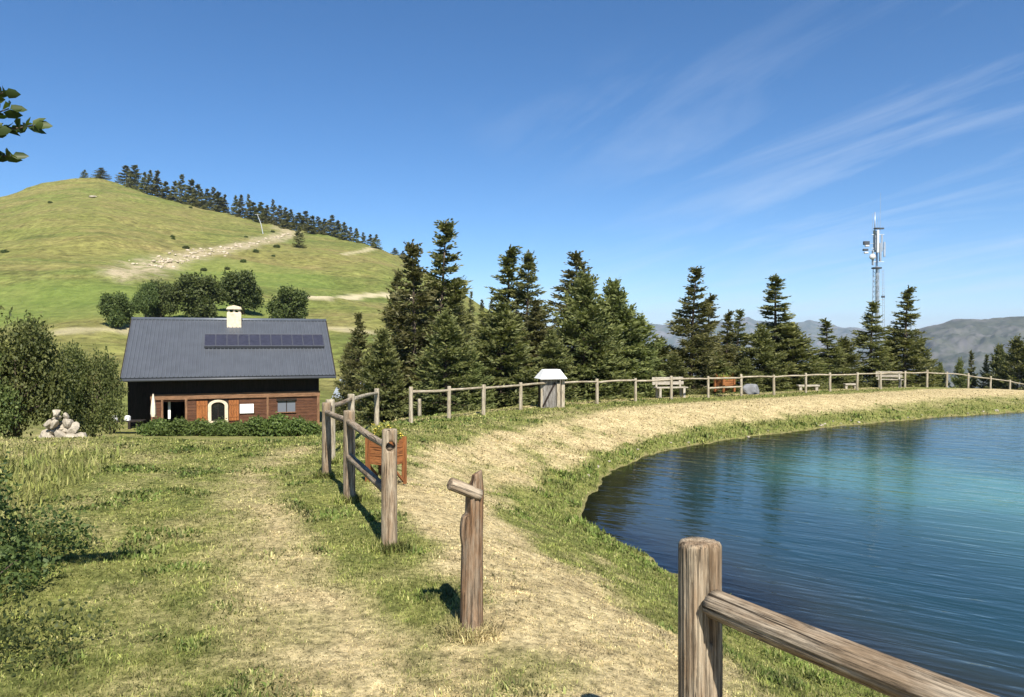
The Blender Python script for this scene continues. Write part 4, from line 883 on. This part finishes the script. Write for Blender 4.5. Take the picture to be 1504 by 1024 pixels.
# benches
PALE = wood('pale_bench_wood', (.44, .40, .33), (.35, .31, .24), .5, .7)
def bench(loc, rz, ln, label):
    e = empty('bench', loc, rz, label, 'bench', 'pale benches beyond the fence')
    for k in range(3): o = MB().box((0, 0, 0), (.12, .045, ln)).obj('seat_plank', PALE, e); o.rotation_euler = (R(90), 0, R(90)); o.location = (0, -.14 + .14 * k, .44)
    for k in range(2): o = MB().box((0, 0, 0), (.045, .14, ln)).obj('back_plank', PALE, e); o.rotation_euler = (R(90), 0, R(90)); o.location = (0, .27 + .03 * k, .62 + .19 * k)
    for sx in (-.38, .38):
        for sy in (-.15, .18): MB().box((sx * ln, sy, .2), (.10, .09, .46)).obj('leg', PALE, e)
        o = MB().box((0, 0, 0), (.08, .06, .62)).obj('back_support', PALE, e); o.location = (sx * ln, .25, .58); o.rotation_euler = (R(-9), 0, 0)
    return e
bx, by = (985 - 752) / F_PX * 32.6, 32.6
bench((bx, by, h1(bx, by)), R(14), 1.5, 'pale plank bench behind the fence near the orange planter')
bx, by = (1307 - 752) / F_PX * 41.5, 41.5
bench((bx, by, h1(bx, by)), R(-20), 1.35, 'pale plank bench behind the fence below the antenna mast')
for px, y, ln, lb in [(1187, 38.4, 1.15, 'longer low plank seat on stub legs between two far fence posts'), (1249, 40.4, .7, 'shorter low plank seat next to the longer one')]:
    x = (px - 752) / F_PX * y; e = empty('plank_bench', (x, y, h1(x, y)), R(6), lb, 'bench')
    o = MB().box((0, 0, 0), (.09, .28, ln)).obj('plank', PALE, e, bevel=.01); o.rotation_euler = (0, R(90), 0); o.location = (0, 0, .25)
    for s in (-.38, .38): MB().box((s * ln, 0, .09), (.14, .2, .24)).obj('leg', PALE, e)
gb = new_obj('boulder', rock_mesh(47, 3), simple('grey_boulder', (.17, .175, .185), .9, .2, 3, 0, .5)); gx_, gy_ = (1104 - 752) / F_PX * 35.6, 35.6; gb.location = (gx_, gy_, h1(gx_, gy_) + .12); gb.scale = (.66, .5, .42); tag(gb, 'flat topped grey boulder beside the orange planter at the far fence', 'boulder')
# shore stones
gs = random.Random(12); cnt = 0
far_shore = [(1.75, 15.5), (2.3, 17.0), (3.5, 19.3), (4.8, 21.0), (7.4, 23.2), (10.5, 25.6), (13.9, 27.7), (17.6, 29.7), (21.9, 31.7)]
for _ in range(30):
    k = gs.randrange(len(far_shore) - 1); t_ = gs.random(); x = far_shore[k][0] * (1 - t_) + far_shore[k + 1][0] * t_; y = far_shore[k][1] * (1 - t_) + far_shore[k + 1][1] * t_
    sd = float(pond_sd(np.array([x]), np.array([y]))[0]); x -= (.12 - sd) * .5 + gs.uniform(-.1, .35) * .6; y += (.12 - sd) * .7 + gs.uniform(-.05, .3)
    s = gs.uniform(.03, .075); o = new_obj('shore_stone', ROCKS[gs.randrange(5)]); o.location = (x, y, h1(x, y) + s * .2); o.scale = (s * 1.3, s, s * .7); o.rotation_euler = (0, 0, gs.uniform(0, 6)); o.data = o.data; tag(o, 'small pale stone at the waterline of the far bank', 'stone', 'stones along the far shore')
# rubble on the hill track
gq = np.random.default_rng(5); Vr, Fr = [], []
base = np.array([v.co for v in rock_mesh(3, 1).vertices]); bf = np.array([list(p_.vertices) for p_ in rock_mesh(3, 1).polygons])
nn = 300; off = 0
for k in range(nn):
    q = gq.uniform(.16, .97) * (len(SCAR) - 2); i0 = int(q); f = q - i0; wdt = 4.2 * math.sin(math.pi * min(q / 6.6, 1)) + .8
    x = SCAR[i0][0] * (1 - f) + SCAR[i0 + 1][0] * f + gq.normal() * wdt * .5; y = SCAR[i0][1] * (1 - f) + SCAR[i0 + 1][1] * f + gq.normal() * wdt
    s = gq.uniform(.2, .85) ** 1.7; a = gq.uniform(0, 6.28); ca, sa = math.cos(a), math.sin(a)
    v = base * np.array([s * 1.4, s, s * .8]); v = np.stack([v[:, 0] * ca - v[:, 1] * sa, v[:, 0] * sa + v[:, 1] * ca, v[:, 2]], 1) + np.array([x, y, h1(x, y) + s * .15])
    Vr.append(v); Fr.append(bf + off); off += len(base)
tag(new_obj('rubble', np_mesh('rubble', np.concatenate(Vr), np.concatenate(Fr)), simple('rubble_stone', (.40, .34, .25), .95, .3, .4)), 'pale rubble strewn along the track up the hill', 'rubble', kind='stuff')
o = new_obj('rock', ROCKS[1]); x, y, z0 = hit(137, 291, 80); o.location = (x, y, z0 + .4); o.scale = (2.6, 1.2, .8); tag(o, 'single pale rock outcrop below the hill summit', 'rock')
# lift pylon on the ridge
x, y, z0 = hit(384, 343, 80); py_ = empty('lift_pylon', (x, y, z0), 0, 'thin pale lift pylon standing on the ridge above the rubble track', 'pylon')
PIP = simple('pale_steel', (.36, .38, .39), .5, .1, 2, .3)
MB().tube([(.9, 0, -.5), (0, 0, 4), (-1.6, 0, 8.2)], [.20, .16, .12], 8).obj('pole', PIP, py_); MB().box((-1.6, 0, 8.2), (2.0, .18, .18)).obj('crossarm', PIP, py_)
x, y, z0 = hit(410, 331, 80); sg = empty('shelter_hut', (x, y, z0), R(10), 'tiny pale roofed hut on the ridge among the spruces', 'hut')
MB().box((0, 0, .9), (4.2, 2.6, 2.0)).obj('wall', BEAM_M, sg); MB().poly_prism([(-2.5, -1.7, 1.85), (-2.5, 1.7, 1.85), (-2.5, 0, 3.0)], (5, 0, 0)).obj('roof', simple('pale_roof', (.5, .47, .42), .8), sg)

# ------------------------------------------------------------------ antenna mast
my = 130.0; mx = (1287 - 752) / F_PX * my; mz = h1(mx, my); k_ = my / F_PX
Z = lambda py: CAMZ + (500 - py) * k_ - mz
STEEL = simple('galvanised_steel', (.36, .40, .45), .45, .12, 2, .5); WPL = simple('white_radome', (.48, .49, .50), .5, .05, 2); DKB = simple('dark_equipment', (.045, .05, .06), .5, .1, 2)
am = empty('antenna_mast', (mx, my, mz), 0, 'tall steel antenna mast with white panels behind the conifers', 'mast')
MB().tube([(0, 0, -1), (0, 0, Z(395)), (0, 0, Z(340))], [.20, .18, .14], 12).obj('pole', STEEL, am, True)
zt = Z(392)
for a in (.4, 2.5, 4.6): MB().tube([(math.cos(a) * .85, math.sin(a) * .85, -1), (math.cos(a) * .55, math.sin(a) * .55, zt)], [.07, .06], 6).obj('lattice_leg', STEEL, am)
lt = MB(); zk = 0.0; fl = 0
while zk < zt - .9:
    r0_, r1_ = .85 - .30 * zk / zt, .85 - .30 * (zk + .9) / zt
    for a, b in ((.4, 2.5), (2.5, 4.6), (4.6, .4 + 2 * math.pi)):
        if fl: a, b = b, a
        lt.tube([(math.cos(a) * r0_, math.sin(a) * r0_, zk), (math.cos(b) * r1_, math.sin(b) * r1_, zk + .9)], [.03, .03], 4)
        lt.tube([(math.cos(a) * r0_, math.sin(a) * r0_, zk), (math.cos(b) * r0_, math.sin(b) * r0_, zk)], [.03, .03], 4)
    zk += .9; fl ^= 1
tag(lt.obj('lattice_bracing', STEEL, am), kind='stuff')
MB().tube([(-.35, 0, Z(345)), (-.35, 0, Z(312))], [.11, .07], 8).obj('top_tube', STEEL, am, True)
MB().tube([(.55, 0, Z(342)), (.6, 0, Z(284))], [.035, .02], 6).obj('whip_antenna', STEEL, am); MB().tube([(-.75, 0, Z(340)), (-.75, 0, Z(313))], [.03, .02], 6).obj('whip_antenna', STEEL, am); MB().tube([(.1, 0, Z(345)), (.1, 0, Z(318))], [.03, .02], 6).obj('whip_antenna', STEEL, am)
def ringplat(zc, r, h):
    m_ = MB(); m_.tube([(0, 0, zc - h / 2), (0, 0, zc + h / 2)], [r, r], 14); return m_
ringplat(Z(394), .85, .22).obj('platform', DKB, am); ringplat(Z(336), .55, .18).obj('platform', DKB, am); MB().box((.45, 0, Z(336)), (1.4, .5, .25)).obj('bracket', DKB, am)
for a, (z0_, z1_), rr, m_, wd in [(-1.75, (372, 339), .62, WPL, .38), (-.35, (370, 345), .8, STEEL, .3), (1.8, (370, 338), .6, WPL, .4), (-1.2, (385, 358), .75, STEEL, .38), (-.2, (378, 356), 1.25, STEEL, .34), (3.4, (390, 368), .8, STEEL, .3)]:
    o = MB().box((0, 0, 0), (wd, .28, (z0_ - z1_) * k_)).obj('panel_antenna', m_, am, bevel=.03); o.location = (math.cos(a) * rr, math.sin(a) * rr, (Z(z0_) + Z(z1_)) / 2); o.rotation_euler = (0, 0, a + math.pi / 2)
for zc in (345, 365, 385): MB().tube([(-.9, 0, Z(zc)), (1.25, -.1, Z(zc))], [.05, .05], 6).obj('mounting_arm', STEEL, am)
for zc, dx in ((358, -1.95), (368, -2.1)):
    MB().tube([(0, 0, Z(zc)), (dx, -.2, Z(zc))], [.05, .05], 6).obj('mounting_arm', STEEL, am); MB().box((dx, -.25, Z(zc) + .05), (1.0 if zc < 360 else .85, .5, .62 if zc < 360 else .36)).obj('radio_unit', DKB, am, bevel=.05); MB().box((dx + .1, -.3, Z(zc) - .45), (.7, .4, .3)).obj('unit_cover', WPL, am, bevel=.05)
d_ = MB(); d_.tube([(-1.05, -.75, Z(378)), (-1.05, -.55, Z(378)), (-1.05, -.35, Z(378))], [.52, .52, .2], 18); d_.obj('dish', WPL, am, True)
MB().tube([(-1.05, -.4, Z(378)), (0, 0, Z(378))], [.06, .06], 6).obj('mounting_arm', STEEL, am)
ld = MB()
for dx in (.95, 1.25): ld.tube([(dx + .55, 0, -1), (dx, 0, Z(396))], [.035, .035], 5)
ld.obj('ladder_rails', STEEL, am); zr = 0.3; lr = MB()
while zr < Z(396): f = 1 - zr / Z(396); lr.box((1.10 + .55 * f, 0, zr), (.30, .05, .06)); zr += .5
tag(lr.obj('ladder_rungs', STEEL, am), kind='stuff')
for zc in (440, 470, 500): MB().tube([(0, 0, Z(zc)), (1.3, 0, Z(zc))], [.04, .04], 5).obj('stay', STEEL, am)
MB().box((1.15, 0, Z(436)), (.5, .3, .35)).obj('junction_box', DKB, am)

# ------------------------------------------------------------------ foreground shrub and overhanging branch
FG = leafy_meshes('wild_shrub', 500, [(0, 0, .36, .42, .4, .36), (.35, -.35, .16, .30, .4, .18), (-.3, .4, .50, .4, .4, .40), (.30, .45, .18, .45, .4, .22), (-.2, -.6, .22, .35, .45, .24), (-.45, 0, .62, .3, .3, .28), (.1, .1, .7, .16, .18, .22), (-.15, .55, .85, .14, .16, .22)], 8000, .036, stems=3)
FG[0].materials.append(BARK)
FG2 = leafy_meshes('wild_tuft', 501, [(0, 0, .12, .35, .4, .14), (.3, .3, .08, .25, .25, .10), (-.4, -.3, .18, .35, .4, .2)], 1300, .034, stems=2); FG2[0].materials.append(BARK)
WILD = foliage('wild_shrub_leaves', (.026, .046, .014), (.13, .16, .045), .4)
plant('wild_shrub', FG, WILD, -3.85, 5.2, 1.0, .3, 'dark leafy wild shrub at the edge of the lawn', 'shrub', None, h1(-3.85, 5.2) - .03, parts=('stem', 'leaves'))
plant('wild_shrub', FG2, WILD, -3.0, 4.05, .85, 2.3, 'lower leafy tuft at the foot of the wild shrub', 'shrub', None, h1(-2.95, 4.05) - .03, parts=('stem', 'leaves'))
tx, ty = -3.95, 3.35; tz0 = h1(tx, ty)
yt = empty('leafy_tree', (tx, ty, tz0), 0, 'leafy tree reaching a leafy twig in over the lawn', 'tree')
g = np.random.default_rng(61); mb = MB(); mb.tube([(0, 0, -.2), (.03, 0, 1.2), (-.02, .05, 2.4), (0, 0, 3.6)], [.08, .065, .05, .02], 10)
tw = []
main = [Vector((-.02, .05, 2.1)), Vector((.75, .08, 2.52)), Vector((1.30, .12, 2.66)), Vector((1.70, .16, 2.74))]
mb.tube(main, [.02, .012, .007, .003], 6); tw.append(main)
for a, b in [((.8, .08, 2.5), (1.66, .0, 2.84)), ((1.0, .1, 2.55), (1.63, .1, 2.58)), ((.55, .1, 2.35), (1.60, .02, 2.68)), ((.3, .05, 2.25), (1.62, .1, 2.80))]:
    a, b = Vector(a), Vector(b); pts = [a, (a + b) / 2 + Vector((0, 0, .03)), b]; mb.tube(pts, [.009, .006, .003], 5); tw.append(pts)
for k in range(16):
    a = Vector((0, 0, g.uniform(1.9, 3.5))); th = g.uniform(1.2, 5.1); b = a + Vector((math.cos(th) * g.uniform(.5, 1.1), math.sin(th) * g.uniform(.5, 1.1), g.uniform(.2, .7))); pts = [a, (a + b) / 2 + Vector((0, 0, .06)), b]; mb.tube(pts, [.014, .009, .004], 5); tw.append(pts)
P, U = [], []
for pts in tw:
    Lt = sum((pts[i + 1] - pts[i]).length for i in range(len(pts) - 1)); n = int(Lt / .024)
    for q in range(n):
        s = (q + .5) / n; s = .25 + .78 * s; f = min(s, .999) * (len(pts) - 1); i0 = int(f); p_ = pts[i0].lerp(pts[i0 + 1], f - i0)
        dr = (pts[i0 + 1] - pts[i0]).normalized(); sd = dr.cross(Vector((0, 0, 1))).normalized() * (1 if q % 2 else -1)
        u = (dr * .7 + sd * g.uniform(.4, 1.0) + Vector((0, 0, g.uniform(-.5, .6)))).normalized(); P.append(p_); U.append(u)
P = np.array(P); U = np.array(U); n = len(P); S = rand_side(U, g, .3); l = .075 * g.uniform(.75, 1.25, n)[:, None]; wd = .021 * g.uniform(.85, 1.2, n)[:, None]; nr_ = np.cross(U, S)
# six-sided leaves folded along the midrib
V = np.stack([P + U * l * .12, P + U * l * .35 + S * wd + nr_ * .006, P + U * l * .72 + S * wd * .8 + nr_ * .006, P + U * l, P + U * l * .72 - S * wd * .8 + nr_ * .006, P + U * l * .35 - S * wd + nr_ * .006], 1).reshape(-1, 3)
q6 = np.arange(n)[:, None] * 6; F = np.concatenate([q6 + np.array([0, 1, 2, 3]), q6 + np.array([0, 3, 4, 5])])
new_obj('trunk', mb.mesh('twig_trunk', True), BARK, yt); new_obj('leaves', np_mesh('twig_leaves', V, F, False, dict(tint=np.repeat(np.clip(g.normal(.4, .25, n), 0, 1), 6))), foliage('twig_leaf', (.022, .045, .012), (.10, .13, .035), .4, .4), yt)

# ------------------------------------------------------------------ grass: single blades, straw and green
def grass_material():
    m, t, b = mat('grass_blade'); a = N(t, 'ShaderNodeAttribute', attribute_name='blade'); b.inputs['Roughness'].default_value = .65; b.inputs['Specular IOR Level'].default_value = .25; L(t, a.outputs['Color'], b.inputs['Base Color'])
    tr = N(t, 'ShaderNodeBsdfTranslucent'); L(t, a.outputs['Color'], tr.inputs[0]); ms = N(t, 'ShaderNodeMixShader'); ms.inputs[0].default_value = .35; L(t, b.outputs[0], ms.inputs[1]); L(t, tr.outputs[0], ms.inputs[2]); L(t, ms.outputs[0], t.nodes['Material Output'].inputs[0]); return m
def grow(n, d0, d1, azr, seed, tall=False, around=None):
    g = np.random.default_rng(seed)
    d = np.exp(g.uniform(math.log(d0), math.log(d1), n)); a = g.uniform(-R(azr), R(azr), n); x = d * np.sin(a); y = d * np.cos(a)
    if around:
        c0 = np.array(around)[g.integers(0, len(around), n)]; a = g.uniform(0, 6.28, n); rr = .055 + np.abs(g.normal(0, .06, n)); x = c0[:, 0] + rr * np.cos(a); y = c0[:, 1] + rr * np.sin(a); d = np.hypot(x, y)
    ok = pond_sd(x, y) > .05
    ok &= ~((x < -9) & (y > 26)); ok &= (y < fence_y(x) + 6) | (x < -3.6)
    tl = TALL(x, y)
    if tall: ok &= g.random(n) < np.clip(tl * 1.2, 0, 1) * sstep(13, 7, y)
    x, y, d, tl = x[ok], y[ok], d[ok], tl[ok]; n = len(x)
    dry = dryness(x, y); dry = np.clip(dry + g.normal(0, .22, n), 0, 1)
    clump = fbm(x * 2.6, y * 2.6, 71, 3); weed = sstep(.60, .70, fbm(x * 1.7, y * 1.7, 73, 3)) * (1 - dry)
    z = H(x, y) - .008
    h = np.where(dry > .5, .020, .026) * g.uniform(.5, 1.4, n) * (.55 + .95 * clump) * (1 + .6 * weed)
    h *= 1 + .6 * sstep(2.0, .4, pond_sd(x, y)) * (dry < .5)
    if tall: h = g.uniform(.05, .17, n) * (.6 + .6 * clump)
    if around: h = g.uniform(.03, .11, n)
    sc = np.clip(d / 5.0, .85, 5.0); wd = .0030 * sc * g.uniform(.7, 1.5, n) * (1 + 1.1 * weed) * (1.2 if tall else 1)
    h = h * np.clip(d / 10, 1, 1.8)
    th = g.uniform(0, 2 * math.pi, n); flat = np.where(dry > .55, g.uniform(.5, 1.5, n), g.uniform(.2, 1.2, n))
    if tall: flat = g.uniform(.1, .7, n)
    U = np.stack([np.cos(th), np.sin(th), np.zeros(n)], 1); S = np.stack([-np.sin(th + g.normal(0, .8, n)), np.cos(th), np.zeros(n)], 1); S = unit(S)
    p0 = np.stack([x, y, z], 1); up = np.array([0, 0, 1.])
    h = h[:, None]; fl = flat[:, None]; wd = wd[:, None]
    p1 = p0 + up * h * .62 * np.cos(fl * .6) + U * h * .5 * np.sin(fl * .6); p2 = p1 + up * h * .5 * np.cos(np.minimum(fl * 1.35, 1.7)) + U * h * .55 * np.sin(fl * 1.2)
    V = np.stack([p0 - S * wd, p0 + S * wd, p1 + S * wd * .8, p1 - S * wd * .8, p2], 1)
    mixv = g.random((n, 1)); green = np.array(GREEN_A) * (1 - mixv) + np.array(GREEN_B) * mixv; straw = np.array(STRAW_A) * (1 - mixv) + np.array(STRAW_B) * mixv
    deep = np.array([.062, .118, .022]); green = green * (1 - .6 * weed[:, None]) + deep * .6 * weed[:, None]
    shoref = (sstep(2.4, .8, pond_sd(x, y)) * .5)[:, None]; green = green * (1 - shoref) + np.array([.15, .20, .04]) * shoref
    c = green * (1 - dry[:, None]) + straw * dry[:, None]
    if tall: c = c * .6 + np.array([.27, .27, .085]) * .4
    c = c * g.uniform(.72, 1.2, (n, 1)) * np.clip(1 + 2.0 * (fbm(x * 9, y * 9, 91, 3) - .5), .38, 1.6)[:, None]
    return V, c
def grass_obj(name, sets, label):
    V = np.concatenate([s[0] for s in sets]); C_ = np.concatenate([s[1] for s in sets]); n = len(V); b5 = np.arange(n)[:, None] * 5
    tri = np.concatenate([b5 + np.array([0, 1, 2]), b5 + np.array([0, 2, 3]), b5 + np.array([3, 2, 4])])
    o = new_obj(name, np_mesh(name, V.reshape(-1, 3), tri, True, dict(blade=np.repeat(C_, 5, 0))), GRASS_M); return tag(o, label, 'grass', kind='stuff')
GRASS_M = grass_material()
grass_obj('grass', [grow(520000, 2.2, 46, 46, 1)], 'short mown grass, green with dry straw patches')
grass_obj('grass', [grow(9000, 2.2, 40, 46, 3, False, [(nx_, ny_), (bx_, by_), (bx_, by_)] + LP[:5] + [(-1.53, 9.0)])], 'longer tufts left standing round the feet of the fence posts')
grass_obj('tall_grass', [grow(150000, 3.0, 16, 46, 2, True)], 'taller yellow green grass left uncut beside the wild shrub')

# ------------------------------------------------------------------ haze in the air
HAZE = True
if HAZE:
    hb = MB(); hb.box((0, 3000, -20), (26000, 24000, 920)); hz = hb.obj('haze', None)
    hm = bpy.data.materials.new('haze_air'); hm.use_nodes = True; t = hm.node_tree; t.nodes.clear(); vo = N(t, 'ShaderNodeVolumePrincipled'); vo.inputs['Color'].default_value = (.62, .78, 1.0, 1); vo.inputs['Density'].default_value = 7e-5; vo.inputs['Anisotropy'].default_value = .1
    ou = N(t, 'ShaderNodeOutputMaterial'); L(t, vo.outputs[0], ou.inputs['Volume']); hz.data.materials.append(hm); tag(hz, 'thin summer haze in the air', 'haze', kind='stuff')
